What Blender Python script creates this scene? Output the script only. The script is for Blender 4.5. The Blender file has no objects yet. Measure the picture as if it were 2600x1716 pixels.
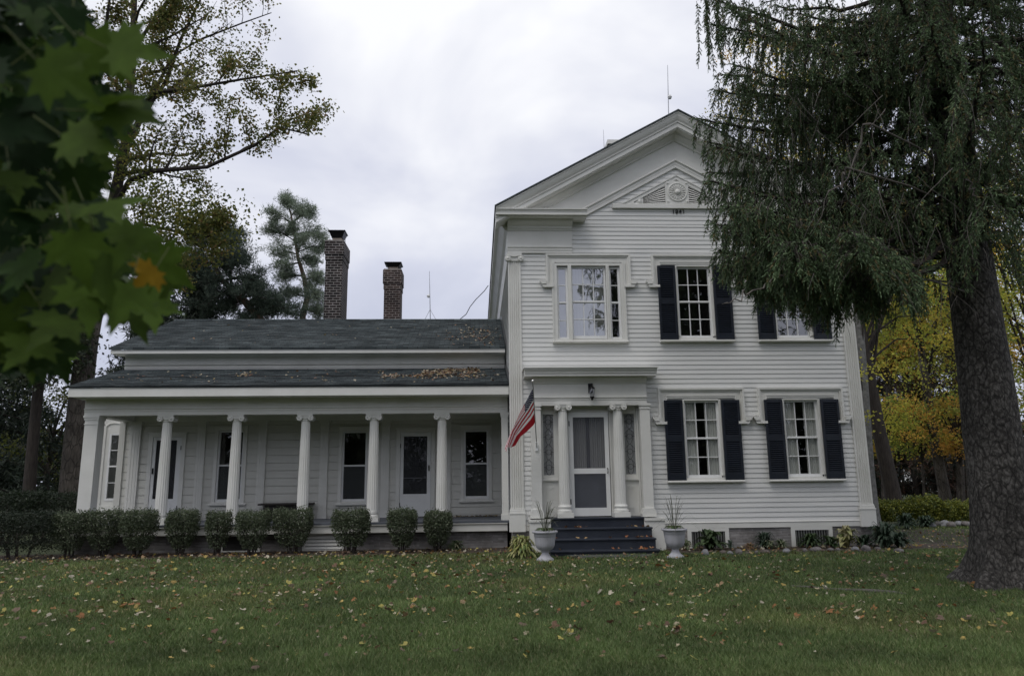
import bpy, math, random
import numpy as np
from mathutils import Vector, Matrix

S = bpy.context.scene
R = math.radians
# ------------------------------------------------------------------ camera, sky, sun, exposure
YAW, PITCH, ROLL, FPX = R(2.752), R(10.891), R(-0.665), 1857.5
CAMP = np.array([0.0, -16.0, 1.5])
_f = np.array([math.sin(YAW)*math.cos(PITCH), math.cos(YAW)*math.cos(PITCH), math.sin(PITCH)])
_r0 = np.array([math.cos(YAW), -math.sin(YAW), 0.0]); _u0 = np.cross(_r0, _f)
_r = _r0*math.cos(ROLL) + _u0*math.sin(ROLL); _u = -_r0*math.sin(ROLL) + _u0*math.cos(ROLL)
cam_d = bpy.data.cameras.new('camera'); cam = bpy.data.objects.new('camera', cam_d)
S.collection.objects.link(cam)
cam.matrix_world = Matrix(((_r[0], _u[0], -_f[0], CAMP[0]), (_r[1], _u[1], -_f[1], CAMP[1]), (_r[2], _u[2], -_f[2], CAMP[2]), (0, 0, 0, 1)))
cam_d.sensor_width = 36.0; cam_d.lens = FPX/2600*36; cam_d.clip_start = 0.05; cam_d.clip_end = 3000
cam_d.dof.use_dof = True; cam_d.dof.focus_distance = 16.0; cam_d.dof.aperture_fstop = 2.8
S.camera = cam

SUN_EL, SUN_AZ = R(58), R(215)
W = bpy.data.worlds.new('World'); S.world = W; W.use_nodes = True
nt = W.node_tree; nt.nodes.clear()
def wn(t, **kw):
    n = nt.nodes.new(t)
    for k, v in kw.items(): setattr(n, k, v)
    return n
wo = wn('ShaderNodeOutputWorld'); bg = wn('ShaderNodeBackground'); bg.inputs['Strength'].default_value = 0.11
sky = wn('ShaderNodeTexSky', sky_type='NISHITA', sun_disc=False, sun_elevation=SUN_EL, sun_rotation=SUN_AZ)
tc = wn('ShaderNodeTexCoord'); sep = wn('ShaderNodeSeparateXYZ'); nt.links.new(tc.outputs['Generated'], sep.inputs[0])
mp = wn('ShaderNodeMapping'); mp.inputs['Scale'].default_value = (1.0, 1.0, 1.9); mp.inputs['Location'].default_value = (0.35, 0.1, 0.2)
nt.links.new(tc.outputs['Generated'], mp.inputs['Vector'])
n1 = wn('ShaderNodeTexNoise'); n1.inputs['Scale'].default_value = 2.1; n1.inputs['Detail'].default_value = 5; n1.inputs['Roughness'].default_value = 0.5; n1.inputs['Distortion'].default_value = 0.35
nt.links.new(mp.outputs[0], n1.inputs['Vector'])
# overcast deck: brighter overhead, lavender grey toward the horizon, soft cloud shapes
r1 = wn('ShaderNodeMapRange'); r1.inputs['From Min'].default_value = 0.05; r1.inputs['From Max'].default_value = 0.62
nt.links.new(sep.outputs['Z'], r1.inputs['Value'])
r2 = wn('ShaderNodeMapRange'); r2.inputs['From Min'].default_value = 0.32; r2.inputs['From Max'].default_value = 0.68; r2.inputs['To Min'].default_value = -0.5; r2.inputs['To Max'].default_value = 0.42
nt.links.new(n1.outputs['Fac'], r2.inputs['Value'])
ad = wn('ShaderNodeMath', operation='ADD'); nt.links.new(r1.outputs[0], ad.inputs[0]); nt.links.new(r2.outputs[0], ad.inputs[1])
cr = wn('ShaderNodeValToRGB'); nt.links.new(ad.outputs[0], cr.inputs[0])
e = cr.color_ramp.elements
e[0].position = 0.0; e[0].color = (4.5, 4.75, 5.85, 1)
e[1].position = 1.0; e[1].color = (8.6, 8.65, 8.9, 1)
m_ = e.new(0.45); m_.color = (5.75, 5.95, 6.95, 1)
mx = wn('ShaderNodeMixRGB'); mx.inputs[0].default_value = 0.94
nt.links.new(sky.outputs[0], mx.inputs[1]); nt.links.new(cr.outputs[0], mx.inputs[2])
nt.links.new(mx.outputs[0], bg.inputs['Color']); nt.links.new(bg.outputs[0], wo.inputs[0])

sd = bpy.data.lights.new('sun', 'SUN'); sd.energy = 0.75; sd.angle = R(25); sd.color = (1.0, 0.96, 0.9)
sun = bpy.data.objects.new('sun', sd); S.collection.objects.link(sun)
_sv = Vector((math.sin(SUN_AZ)*math.cos(SUN_EL), math.cos(SUN_AZ)*math.cos(SUN_EL), math.sin(SUN_EL)))
sun.rotation_euler = _sv.to_track_quat('Z', 'Y').to_euler()
S.view_settings.view_transform = 'Standard'; S.view_settings.look = 'None'
S.view_settings.exposure = 0.14; S.view_settings.gamma = 1.0; S.view_settings.use_curve_mapping = False
S.cycles.use_denoising = True; S.cycles.max_bounces = 6; S.cycles.diffuse_bounces = 3; S.cycles.glossy_bounces = 3
S.cycles.transparent_max_bounces = 12; S.cycles.caustics_reflective = False; S.cycles.caustics_refractive = False
try: S.cycles.use_light_tree = False
except Exception: pass

# ------------------------------------------------------------------ helpers
rng = np.random.default_rng(7)
def ray(x, y):
    v = _r*((x-1300.0)/FPX) - _u*((y-858.0)/FPX) + _f
    return v/np.linalg.norm(v)
def pix(x, y, Y):            # a point of the photograph (2600 px wide) at world depth Y
    d = ray(x, y); return CAMP + d*((Y-CAMP[1])/d[1])
def dsp(x, y, Y): return pix(x*1.0943, y*1.0943, Y)
def dspd(x, y, dist): return CAMP + ray(x*1.0943, y*1.0943)*dist
def ground_at(x, y):
    d = ray(x, y); return CAMP + d*(-CAMP[2]/d[2])

WL = {}
def _link(o, parent, loc):
    S.collection.objects.link(o)
    if parent is not None:
        o.parent = parent; o.location = Vector(loc) - Vector(WL[parent.name])
    else: o.location = loc
    WL[o.name] = tuple(loc)
    return o
def tag(o, label=None, cat=None, group=None, kind=None):
    if label: o['label'] = label
    if cat: o['category'] = cat
    if group: o['group'] = group
    if kind: o['kind'] = kind
    return o
def thing(name, loc, label, cat, group=None):
    o = bpy.data.objects.new(name, None); o.empty_display_size = 0.2
    _link(o, None, tuple(float(a) for a in loc)); return tag(o, label, cat, group)
def raw_mesh(name, V, F, k, mat, col=None, smooth=False):
    me = bpy.data.meshes.new(name)
    V = np.asarray(V, np.float32); F = np.asarray(F, np.int32).reshape(-1)
    me.vertices.add(len(V)); me.vertices.foreach_set('co', V.reshape(-1))
    me.loops.add(len(F)); me.loops.foreach_set('vertex_index', F)
    n = len(F)//k
    me.polygons.add(n); me.polygons.foreach_set('loop_start', np.arange(0, n*k, k, dtype=np.int32))
    if smooth: me.polygons.foreach_set('use_smooth', np.ones(n, dtype=bool))
    if col is not None:
        a = me.color_attributes.new('Col', 'FLOAT_COLOR', 'POINT')
        c = np.ones((len(V), 4), np.float32); c[:, :3] = col; a.data.foreach_set('color', c.reshape(-1))
    me.materials.append(mat); me.update(calc_edges=True)
    return me
def soup(name, V, k, mat, parent=None, col=None, loc=None, smooth=False):
    """an object whose mesh is a soup of k-gons given by V (world space)"""
    V = np.asarray(V).reshape(-1, 3)
    base = np.array(loc if loc is not None else (WL[parent.name] if parent is not None else (0, 0, 0)), float)
    me = raw_mesh(name, V-base, np.arange(len(V)), k, mat, col, smooth)
    return _link(bpy.data.objects.new(name, me), parent, tuple(base))

class MB:
    """collects polygons in world space, then becomes ONE mesh object"""
    def __init__(s): s.v = []; s.f = []; s.sm = []
    def add(s, vs, fs, smooth=False):
        b = len(s.v); s.v += [tuple(map(float, p)) for p in vs]
        for f in fs: s.f.append(tuple(i+b for i in f)); s.sm.append(smooth)
        return s
    def box(s, x0, x1, y0, y1, z0, z1):
        return s.add([(x0,y0,z0),(x1,y0,z0),(x1,y1,z0),(x0,y1,z0),(x0,y0,z1),(x1,y0,z1),(x1,y1,z1),(x0,y1,z1)],
                     [(0,3,2,1),(4,5,6,7),(0,1,5,4),(1,2,6,5),(2,3,7,6),(3,0,4,7)])
    def bbox(s, x0, x1, y0, y1, z0, z1, b=0.008):
        """box with the four front (-Y) edges chamfered"""
        v = [(x0,y1,z0),(x1,y1,z0),(x1,y1,z1),(x0,y1,z1),(x0,y0+b,z0),(x1,y0+b,z0),(x1,y0+b,z1),(x0,y0+b,z1),
             (x0+b,y0,z0+b),(x1-b,y0,z0+b),(x1-b,y0,z1-b),(x0+b,y0,z1-b)]
        return s.add(v, [(0,3,2,1),(8,9,10,11),(4,5,9,8),(5,6,10,9),(6,7,11,10),(7,4,8,11),(0,1,5,4),(1,2,6,5),(2,3,7,6),(3,0,4,7)])
    def prism(s, pts, ax, a0, a1):
        """closed outline pts (two coordinates of the other axes, in xyz order) extruded along axis ax from a0 to a1"""
        n = len(pts); vs = []
        for a in (a0, a1):
            for p in pts:
                q = list(p); q.insert(ax, a); vs.append(q)
        fs = [tuple(range(n)), tuple(range(2*n-1, n-1, -1))] + [(i, i+n, (i+1) % n+n, (i+1) % n) for i in range(n)]
        return s.add(vs, fs)
    def strip(s, prof, xs, zf):
        """open profile prof [(y, dz)] swept along the polyline x -> zf(x) in the facade plane"""
        n = len(prof); vs = [(x, y, zf(x)+dz) for x in xs for (y, dz) in prof]; fs = []
        for i in range(len(xs)-1):
            for j in range(n-1): fs.append((i*n+j, (i+1)*n+j, (i+1)*n+j+1, i*n+j+1))
        fs.append(tuple(range(n))); fs.append(tuple(range(len(vs)-n, len(vs))))
        return s.add(vs, fs)
    def tube(s, path, rad, sides=8, cap=True):
        P = [np.asarray(p, float) for p in path]; n = len(P)
        rs = rad if hasattr(rad, '__len__') else [rad]*n
        vs = []; up = np.array([0.3, 0.2, 1.0])
        for i in range(n):
            t = P[min(i+1, n-1)]-P[max(i-1, 0)]; t = t/(np.linalg.norm(t)+1e-9)
            a = np.cross(t, up); 
            if np.linalg.norm(a) < 1e-3: a = np.cross(t, (1, 0, 0))
            a /= np.linalg.norm(a); b = np.cross(t, a)
            for k in range(sides):
                w = 2*math.pi*k/sides; vs.append(P[i]+rs[i]*(a*math.cos(w)+b*math.sin(w)))
        fs = [(i*sides+k, i*sides+(k+1) % sides, (i+1)*sides+(k+1) % sides, (i+1)*sides+k) for i in range(n-1) for k in range(sides)]
        if cap: fs += [tuple(range(sides-1, -1, -1)), tuple(range((n-1)*sides, n*sides))]
        return s.add(vs, fs, True)
    def lathe(s, c, prof, sides=24, rf=None, ax=2):
        vs = []; n = len(prof)
        for (r, z) in prof:
            for k in range(sides):
                w = 2*math.pi*k/sides; q = r*(rf(w) if rf else 1.0)
                d = (q*math.cos(w), q*math.sin(w), z) if ax == 2 else (q*math.cos(w), z, q*math.sin(w))
                vs.append((c[0]+d[0], c[1]+d[1], c[2]+d[2]))
        fs = [(i*sides+k, i*sides+(k+1) % sides, (i+1)*sides+(k+1) % sides, (i+1)*sides+k) for i in range(n-1) for k in range(sides)]
        fs += [tuple(range(sides-1, -1, -1)), tuple(range((n-1)*sides, n*sides))]
        return s.add(vs, fs, True)
    def build(s, name, mat, parent=None, loc=None):
        base = loc if loc is not None else (WL[parent.name] if parent is not None else (0, 0, 0))
        me = bpy.data.meshes.new(name)
        me.from_pydata([(a-base[0], b-base[1], c-base[2]) for a, b, c in s.v], [], s.f)
        me.polygons.foreach_set('use_smooth', s.sm); me.materials.append(mat)
        me.update(calc_edges=True)
        import bmesh
        bm = bmesh.new(); bm.from_mesh(me); bmesh.ops.recalc_face_normals(bm, faces=bm.faces); bm.to_mesh(me); bm.free()
        if any(s.sm):
            try: me.set_sharp_from_angle(angle=R(40))
            except Exception: pass
        return _link(bpy.data.objects.new(name, me), parent, tuple(base))

# ------------------------------------------------------------------ materials
def mat(name, col, rough=0.6, var=0.15, scale=4.0, bump=0.0, bscale=40.0, stretch=(1, 1, 1), col2=None, thr=(0.35, 0.7), metal=0.0, spec=0.4, attr=False, trans=0.0, tcol=None):
    m = bpy.data.materials.new(name); m.use_nodes = True
    t = m.node_tree; N = t.nodes; L = t.links; N.clear()
    out = N.new('ShaderNodeOutputMaterial'); p = N.new('ShaderNodeBsdfPrincipled')
    p.inputs['Roughness'].default_value = rough; p.inputs['Metallic'].default_value = metal
    p.inputs['Specular IOR Level'].default_value = spec
    co = N.new('ShaderNodeTexCoord'); ma = N.new('ShaderNodeMapping'); ma.inputs['Scale'].default_value = stretch
    L.new(co.outputs['Object'], ma.inputs[0])
    no = N.new('ShaderNodeTexNoise'); no.inputs['Scale'].default_value = scale; no.inputs['Detail'].default_value = 6; no.inputs['Roughness'].default_value = 0.6
    L.new(ma.outputs[0], no.inputs['Vector'])
    mr = N.new('ShaderNodeMapRange'); mr.inputs['From Min'].default_value = thr[0]; mr.inputs['From Max'].default_value = thr[1]
    L.new(no.outputs['Fac'], mr.inputs['Value'])
    mix = N.new('ShaderNodeMixRGB'); L.new(mr.outputs[0], mix.inputs[0])
    c2 = col2 if col2 else tuple(c*(1+var) for c in col); c1 = col if col2 else tuple(c*(1-var) for c in col)
    if attr:
        at = N.new('ShaderNodeVertexColor'); at.layer_name = 'Col'
        mix.blend_type = 'MULTIPLY'; mix.inputs[0].default_value = 1.0
        rr = N.new('ShaderNodeMapRange'); rr.inputs['To Min'].default_value = 1-var; rr.inputs['To Max'].default_value = 1+var
        L.new(mr.outputs[0], rr.inputs['Value'])
        for l in list(mix.inputs[0].links): L.remove(l)
        L.new(at.outputs['Color'], mix.inputs[1]); L.new(rr.outputs[0], mix.inputs[2])
    else:
        mix.inputs[1].default_value = (*c1, 1); mix.inputs[2].default_value = (*c2, 1)
    L.new(mix.outputs[0], p.inputs['Base Color'])
    if bump:
        n2 = N.new('ShaderNodeTexNoise'); n2.inputs['Scale'].default_value = bscale; n2.inputs['Detail'].default_value = 5
        L.new(ma.outputs[0], n2.inputs['Vector'])
        b = N.new('ShaderNodeBump'); b.inputs['Strength'].default_value = bump; b.inputs['Distance'].default_value = 0.02
        L.new(n2.outputs['Fac'], b.inputs['Height']); L.new(b.outputs[0], p.inputs['Normal'])
    if trans:
        tr = N.new('ShaderNodeBsdfTranslucent'); L.new(mix.outputs[0], tr.inputs['Color'])
        ms = N.new('ShaderNodeMixShader'); ms.inputs[0].default_value = trans
        L.new(p.outputs[0], ms.inputs[1]); L.new(tr.outputs[0], ms.inputs[2]); L.new(ms.outputs[0], out.inputs[0])
    else: L.new(p.outputs[0], out.inputs[0])
    m['_'] = 0
    del m['_']
    return m
def brick_mat(name, c1, c2, mortar, bw, bh, ms=0.012, vec='wall', var=None, rough=0.85, bump=0.5, slope=1.0, bias=0.0, stain=None):
    m = bpy.data.materials.new(name); m.use_nodes = True
    t = m.node_tree; N = t.nodes; L = t.links; p = N['Principled BSDF']; p.inputs['Roughness'].default_value = rough; p.inputs['Specular IOR Level'].default_value = 0.25
    co = N.new('ShaderNodeTexCoord'); sp = N.new('ShaderNodeSeparateXYZ'); L.new(co.outputs['Object'], sp.inputs[0])
    cb = N.new('ShaderNodeCombineXYZ')
    if vec == 'wall':
        a = N.new('ShaderNodeMath'); a.operation = 'ADD'; L.new(sp.outputs['X'], a.inputs[0]); L.new(sp.outputs['Y'], a.inputs[1]); L.new(a.outputs[0], cb.inputs['X'])
        L.new(sp.outputs['Z'], cb.inputs['Y'])
    else:
        L.new(sp.outputs['X'], cb.inputs['X'])
        a = N.new('ShaderNodeMath'); a.operation = 'MULTIPLY'; a.inputs[1].default_value = slope; L.new(sp.outputs['Y' if vec == 'roofy' else 'X'], a.inputs[0]); L.new(a.outputs[0], cb.inputs['Y'])
        if vec == 'roofx': L.new(sp.outputs['Y'], cb.inputs['X'])
    br = N.new('ShaderNodeTexBrick'); br.inputs['Scale'].default_value = 1.0; br.inputs['Brick Width'].default_value = bw; br.inputs['Row Height'].default_value = bh
    br.inputs['Mortar Size'].default_value = ms; br.inputs['Mortar Smooth'].default_value = 0.2; br.inputs['Bias'].default_value = bias
    br.inputs['Color1'].default_value = (*c1, 1); br.inputs['Color2'].default_value = (*c2, 1); br.inputs['Mortar'].default_value = (*mortar, 1)
    wob = N.new('ShaderNodeTexNoise'); wob.inputs['Scale'].default_value = 7.0; L.new(cb.outputs[0], wob.inputs['Vector'])
    wm = N.new('ShaderNodeVectorMath'); wm.operation = 'SCALE'; wm.inputs['Scale'].default_value = 0.015
    L.new(wob.outputs['Color'], wm.inputs[0]); wa = N.new('ShaderNodeVectorMath'); L.new(cb.outputs[0], wa.inputs[0]); L.new(wm.outputs[0], wa.inputs[1])
    L.new(wa.outputs[0], br.inputs['Vector'])
    no = N.new('ShaderNodeTexNoise'); no.inputs['Scale'].default_value = 2.2; no.inputs['Detail'].default_value = 7; L.new(co.outputs['Object'], no.inputs['Vector'])
    mr = N.new('ShaderNodeMapRange'); mr.inputs['From Min'].default_value = 0.3; mr.inputs['From Max'].default_value = 0.7; mr.inputs['To Min'].default_value = 0.6; mr.inputs['To Max'].default_value = 1.25
    L.new(no.outputs['Fac'], mr.inputs['Value'])
    mu = N.new('ShaderNodeMixRGB'); mu.blend_type = 'MULTIPLY'; mu.inputs[0].default_value = 1.0
    L.new(br.outputs['Color'], mu.inputs[1]); L.new(mr.outputs[0], mu.inputs[2])
    last = mu
    if stain:
        n3 = N.new('ShaderNodeTexNoise'); n3.inputs['Scale'].default_value = 1.4; n3.inputs['Detail'].default_value = 8; n3.inputs['Roughness'].default_value = 0.7
        L.new(co.outputs['Object'], n3.inputs['Vector'])
        m3 = N.new('ShaderNodeMapRange'); m3.inputs['From Min'].default_value = 0.52; m3.inputs['From Max'].default_value = 0.62; m3.inputs['To Max'].default_value = 0.75
        L.new(n3.outputs['Fac'], m3.inputs['Value'])
        mm = N.new('ShaderNodeMixRGB'); L.new(m3.outputs[0], mm.inputs[0]); L.new(mu.outputs[0], mm.inputs[1]); mm.inputs[2].default_value = (*stain, 1); last = mm
    L.new(last.outputs[0], p.inputs['Base Color'])
    b = N.new('ShaderNodeBump'); b.inputs['Strength'].default_value = bump; b.inputs['Distance'].default_value = 0.012; b.invert = True
    L.new(br.outputs['Fac'], b.inputs['Height']); L.new(b.outputs[0], p.inputs['Normal'])
    return m
def glass_mat(name, refl=0.12, tint=(0.95, 0.97, 0.965), rough=0.0):
    m = bpy.data.materials.new(name); m.use_nodes = True
    t = m.node_tree; N = t.nodes; L = t.links; N.clear()
    out = N.new('ShaderNodeOutputMaterial'); g = N.new('ShaderNodeBsdfGlossy'); g.inputs['Roughness'].default_value = rough
    tr = N.new('ShaderNodeBsdfTransparent'); tr.inputs[0].default_value = (*tint, 1)
    # two sided Schlick reflectance
    ge = N.new('ShaderNodeNewGeometry'); dt = N.new('ShaderNodeVectorMath'); dt.operation = 'DOT_PRODUCT'; L.new(ge.outputs['Normal'], dt.inputs[0]); L.new(ge.outputs['Incoming'], dt.inputs[1])
    ab = N.new('ShaderNodeMath'); ab.operation = 'ABSOLUTE'; L.new(dt.outputs['Value'], ab.inputs[0])
    om = N.new('ShaderNodeMath'); om.operation = 'SUBTRACT'; om.inputs[0].default_value = 1.0; L.new(ab.outputs[0], om.inputs[1])
    pw = N.new('ShaderNodeMath'); pw.operation = 'POWER'; pw.inputs[1].default_value = 5.0; L.new(om.outputs[0], pw.inputs[0])
    a = N.new('ShaderNodeMath'); a.operation = 'ADD'; a.inputs[1].default_value = refl+0.04; a.use_clamp = True; L.new(pw.outputs[0], a.inputs[0])
    co = N.new('ShaderNodeTexCoord'); no = N.new('ShaderNodeTexNoise'); no.inputs['Scale'].default_value = 2.5; L.new(co.outputs['Object'], no.inputs['Vector'])
    b = N.new('ShaderNodeBump'); b.inputs['Strength'].default_value = 0.06; b.inputs['Distance'].default_value = 0.05; L.new(no.outputs['Fac'], b.inputs['Height']); L.new(b.outputs[0], g.inputs['Normal'])
    ms = N.new('ShaderNodeMixShader'); L.new(a.outputs[0], ms.inputs[0]); L.new(tr.outputs[0], ms.inputs[1]); L.new(g.outputs[0], ms.inputs[2]); L.new(ms.outputs[0], out.inputs[0])
    return m
def screen_mat(name, col, clear):
    m = bpy.data.materials.new(name); m.use_nodes = True
    t = m.node_tree; N = t.nodes; L = t.links; p = N['Principled BSDF']; out = N['Material Output']
    p.inputs['Base Color'].default_value = (*col, 1); p.inputs['Roughness'].default_value = 0.6
    tr = N.new('ShaderNodeBsdfTransparent'); ms = N.new('ShaderNodeMixShader'); ms.inputs[0].default_value = clear
    L.new(p.outputs[0], ms.inputs[1]); L.new(tr.outputs[0], ms.inputs[2]); L.new(ms.outputs[0], out.inputs[0])
    return m

SIDING = mat('siding_paint', (0.735, 0.735, 0.715), 0.5, 0.05, 1.1, 0.03, 25, (0.5, 1, 3), col2=(0.64, 0.645, 0.635))
TRIM = mat('trim_paint', (0.75, 0.745, 0.71), 0.45, 0.05, 1.6, 0.06, 30, col2=(0.66, 0.655, 0.615))
SASH = mat('sash_paint', (0.78, 0.785, 0.78), 0.4, 0.04, 3)
NAVY = mat('navy_shutter_paint', (0.011, 0.015, 0.024), 0.42, 0.25, 3, 0.1, 40)
STEPP = mat('dark_step_paint', (0.017, 0.022, 0.034), 0.5, 0.35, 2.5, 0.15, 60, col2=(0.034, 0.040, 0.054))
PORCHF = mat('grey_porch_floor_paint', (0.10, 0.11, 0.13), 0.5, 0.3, 3, 0.1, 30, (1, 6, 1))
DARK = mat('dark_interior', (0.035, 0.034, 0.033), 0.8, 0.2)  # near-black colour standing in for unlit rooms and openings
CURT = mat('curtain_cloth', (0.50, 0.50, 0.475), 0.9, 0.04, 6, 0.1, 20, (8, 1, 0.3))
BLACK = mat('black_metal', (0.012, 0.012, 0.014), 0.4, 0.2, metal=0.6)
STEEL = mat('grey_metal', (0.45, 0.46, 0.47), 0.35, 0.1, metal=0.8)
LEAD = mat('lead_came', (0.05, 0.05, 0.055), 0.5, 0.2, metal=0.3)
SHING = brick_mat('green_grey_shingles', (0.050, 0.062, 0.066), (0.108, 0.126, 0.130), (0.028, 0.033, 0.036), 0.26, 0.125, 0.008, 'roofy', slope=1.08, rough=0.9, bump=0.7)
SHINGX = brick_mat('green_grey_shingles_main', (0.050, 0.062, 0.066), (0.090, 0.105, 0.108), (0.022, 0.026, 0.028), 0.26, 0.125, 0.008, 'roofx', slope=1.14, rough=0.9, bump=0.7)
BRICKL = brick_mat('sooty_brick', (0.012, 0.011, 0.012), (0.036, 0.026, 0.025), (0.29, 0.27, 0.26), 0.215, 0.083, 0.010, stain=None)
BRICKR = brick_mat('red_brown_brick', (0.024, 0.018, 0.018), (0.062, 0.040, 0.034), (0.25, 0.215, 0.20), 0.20, 0.075, 0.010)
STONE = brick_mat('rubble_foundation', (0.20, 0.19, 0.185), (0.36, 0.345, 0.34), (0.28, 0.27, 0.265), 0.25, 0.058, 0.009, bump=1.0, stain=(0.15, 0.14, 0.132))
GLASS = glass_mat('window_glass', 0.11); GLASSB = glass_mat('old_wavy_glass', 0.42); GLASSU = glass_mat('upper_window_glass', 0.22)
SCREEN = screen_mat('insect_screen', (0.10, 0.105, 0.125), 0.45)

# ------------------------------------------------------------------ the farmhouse
XC = 4.66
house = thing('farmhouse', (-0.2, 0.0, 0.0), 'white clapboard farmhouse with a two storey gabled block and a long columned porch wing', 'house')
HP = house

def boards(mb, x0f, x1f, z0, z1, y=0.0, ex=0.104, holes=(), sgn=-1, p0=0.019, p1=0.005, gap=0.0):
    """lapped clapboards facing -Y: only front faces and drip edges; holes are (x0,x1,z0,z1)"""
    z = z0
    while z < z1-1e-4:
        zt = min(z+ex, z1)
        cuts = sorted({z, zt} | {c for h in holes for c in (h[2], h[3]) if z < c < zt})
        for a, b in zip(cuts[:-1], cuts[1:]):
            zm = (a+b)/2; segs = [(x0f(zm), x1f(zm))]
            for h in holes:
                if h[2] < zm < h[3]:
                    ns = []
                    for s0, s1 in segs:
                        if h[1] <= s0 or h[0] >= s1: ns.append((s0, s1)); continue
                        if h[0] > s0: ns.append((s0, h[0]))
                        if h[1] < s1: ns.append((h[1], s1))
                    segs = ns
            ya = y-(p0+(p1-p0)*(a-z)/ex); yb = y-(p0+(p1-p0)*(b-z)/ex)
            for s0, s1 in segs:
                if s1-s0 < 0.005: continue
                l0, l1, r0, r1 = x0f(a) if s0 == x0f(zm) else s0, x0f(b) if s0 == x0f(zm) else s0, x1f(a) if s1 == x1f(zm) else s1, x1f(b) if s1 == x1f(zm) else s1
                a_ = a
                if gap and a == z:
                    mb.add([(l0, y+0.03, a), (r0, y+0.03, a), (r0, y+0.03, a+gap), (l0, y+0.03, a+gap)], [(0, 1, 2, 3)]); a_ = a+gap
                    mb.add([(l0, ya, a_), (l0, y+0.03, a_), (r0, y+0.03, a_), (r0, ya, a_)], [(0, 1, 2, 3)])
                mb.add([(l0, ya, a_), (r0, ya, a_), (r1, yb, b), (l1, yb, b)], [(0, 1, 2, 3)])
                if a == z: mb.add([(l0, ya, a), (l0, y+0.03, a), (r0, y+0.03, a), (r0, ya, a)], [(0, 1, 2, 3)])
        z = zt

K = lambda v: (lambda z: v)
WIN = {'mid2': (4.938, 4.63, 6.19), 'right2': (7.18, 4.63, 6.19), 'mid1': (4.938, 1.54, 3.115), 'right1': (7.18, 1.54, 3.115)}
holes = [(1.74, 3.30, 4.50, 6.30)] + [(c-0.40, c+0.40, a-0.08, b+0.06) for c, a, b in WIN.values()] + [(1.37, 3.53, 0.53, 3.09)]
SL = 0.556
ztop = lambda x: 9.825 - SL*abs(x-XC)
w = MB(); gz = 7.25
boards(w, K(0.72), K(8.60), 0.53, 7.25, holes=holes)
gl = lambda z: XC-max(0.0, (9.45-z)/SL); gr = lambda z: XC+max(0.0, (9.45-z)/SL)
boards(w, lambda z: max(0.72, gl(z)), lambda z: min(8.60, gr(z)), 7.25, 9.40)
w.build('front_wall', SIDING, HP)
# left side wall of the main block (clapboards run along Y)
w = MB(); z = 0.53
while z < 7.3:
    w.add([(0.726, 0.02, z), (0.726, 11.5, z), (0.744, 11.5, z+0.104), (0.744, 0.02, z+0.104)], [(0, 1, 2, 3)])
    w.add([(0.726, 0.02, z), (0.726, 11.5, z), (0.77, 11.5, z), (0.77, 0.02, z)], [(0, 1, 2, 3)]); z += 0.104
w.build('side_wall', SIDING, HP)
w = MB(); z = 0.53
while z < 7.3:
    w.add([(8.594, 0.02, z), (8.594, 11.5, z), (8.576, 11.5, z+0.104), (8.576, 0.02, z+0.104)], [(0, 1, 2, 3)])
    w.add([(8.594, 0.02, z), (8.594, 11.5, z), (8.55, 11.5, z), (8.55, 0.02, z)], [(0, 1, 2, 3)]); z += 0.104
w.build('side_wall', SIDING, HP)
w = MB(); w.prism([(0.75, 0.0), (8.57, 0.0), (8.57, 7.4), (XC, 9.5), (0.75, 7.4)], 1, 11.4, 11.5); w.build('rear_wall', SIDING, HP)
w = MB(); w.box(0.80, 8.52, 1.6, 1.7, 0.3, 7.2).box(0.80, 8.52, 0.12, 11.3, 3.70, 3.85); w.box(0.8, 8.52, 0.05, 11.3, 0.2, 0.3); w.build('dark_room_backing', DARK, HP)  # dark surfaces added inside so the windows read dark
# foundation and water table
w = MB(); w.box(0.74, 8.58, 0.0, 11.45, -0.4, 0.412); w.build('stone_foundation', STONE, HP)
w = MB(); w.prism([(-0.032, 0.414), (0.0, 0.414), (0.0, 0.545), (-0.026, 0.545), (-0.045, 0.532), (-0.032, 0.520)], 0, 3.93, 8.31); w.build('water_table', TRIM, HP)
w = MB(); w.prism([(-0.032, 0.414), (0.0, 0.414), (0.0, 0.545), (-0.026, 0.545), (-0.045, 0.532), (-0.032, 0.520)], 0, 1.003, 1.10); w.build('water_table', TRIM, HP)

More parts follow.
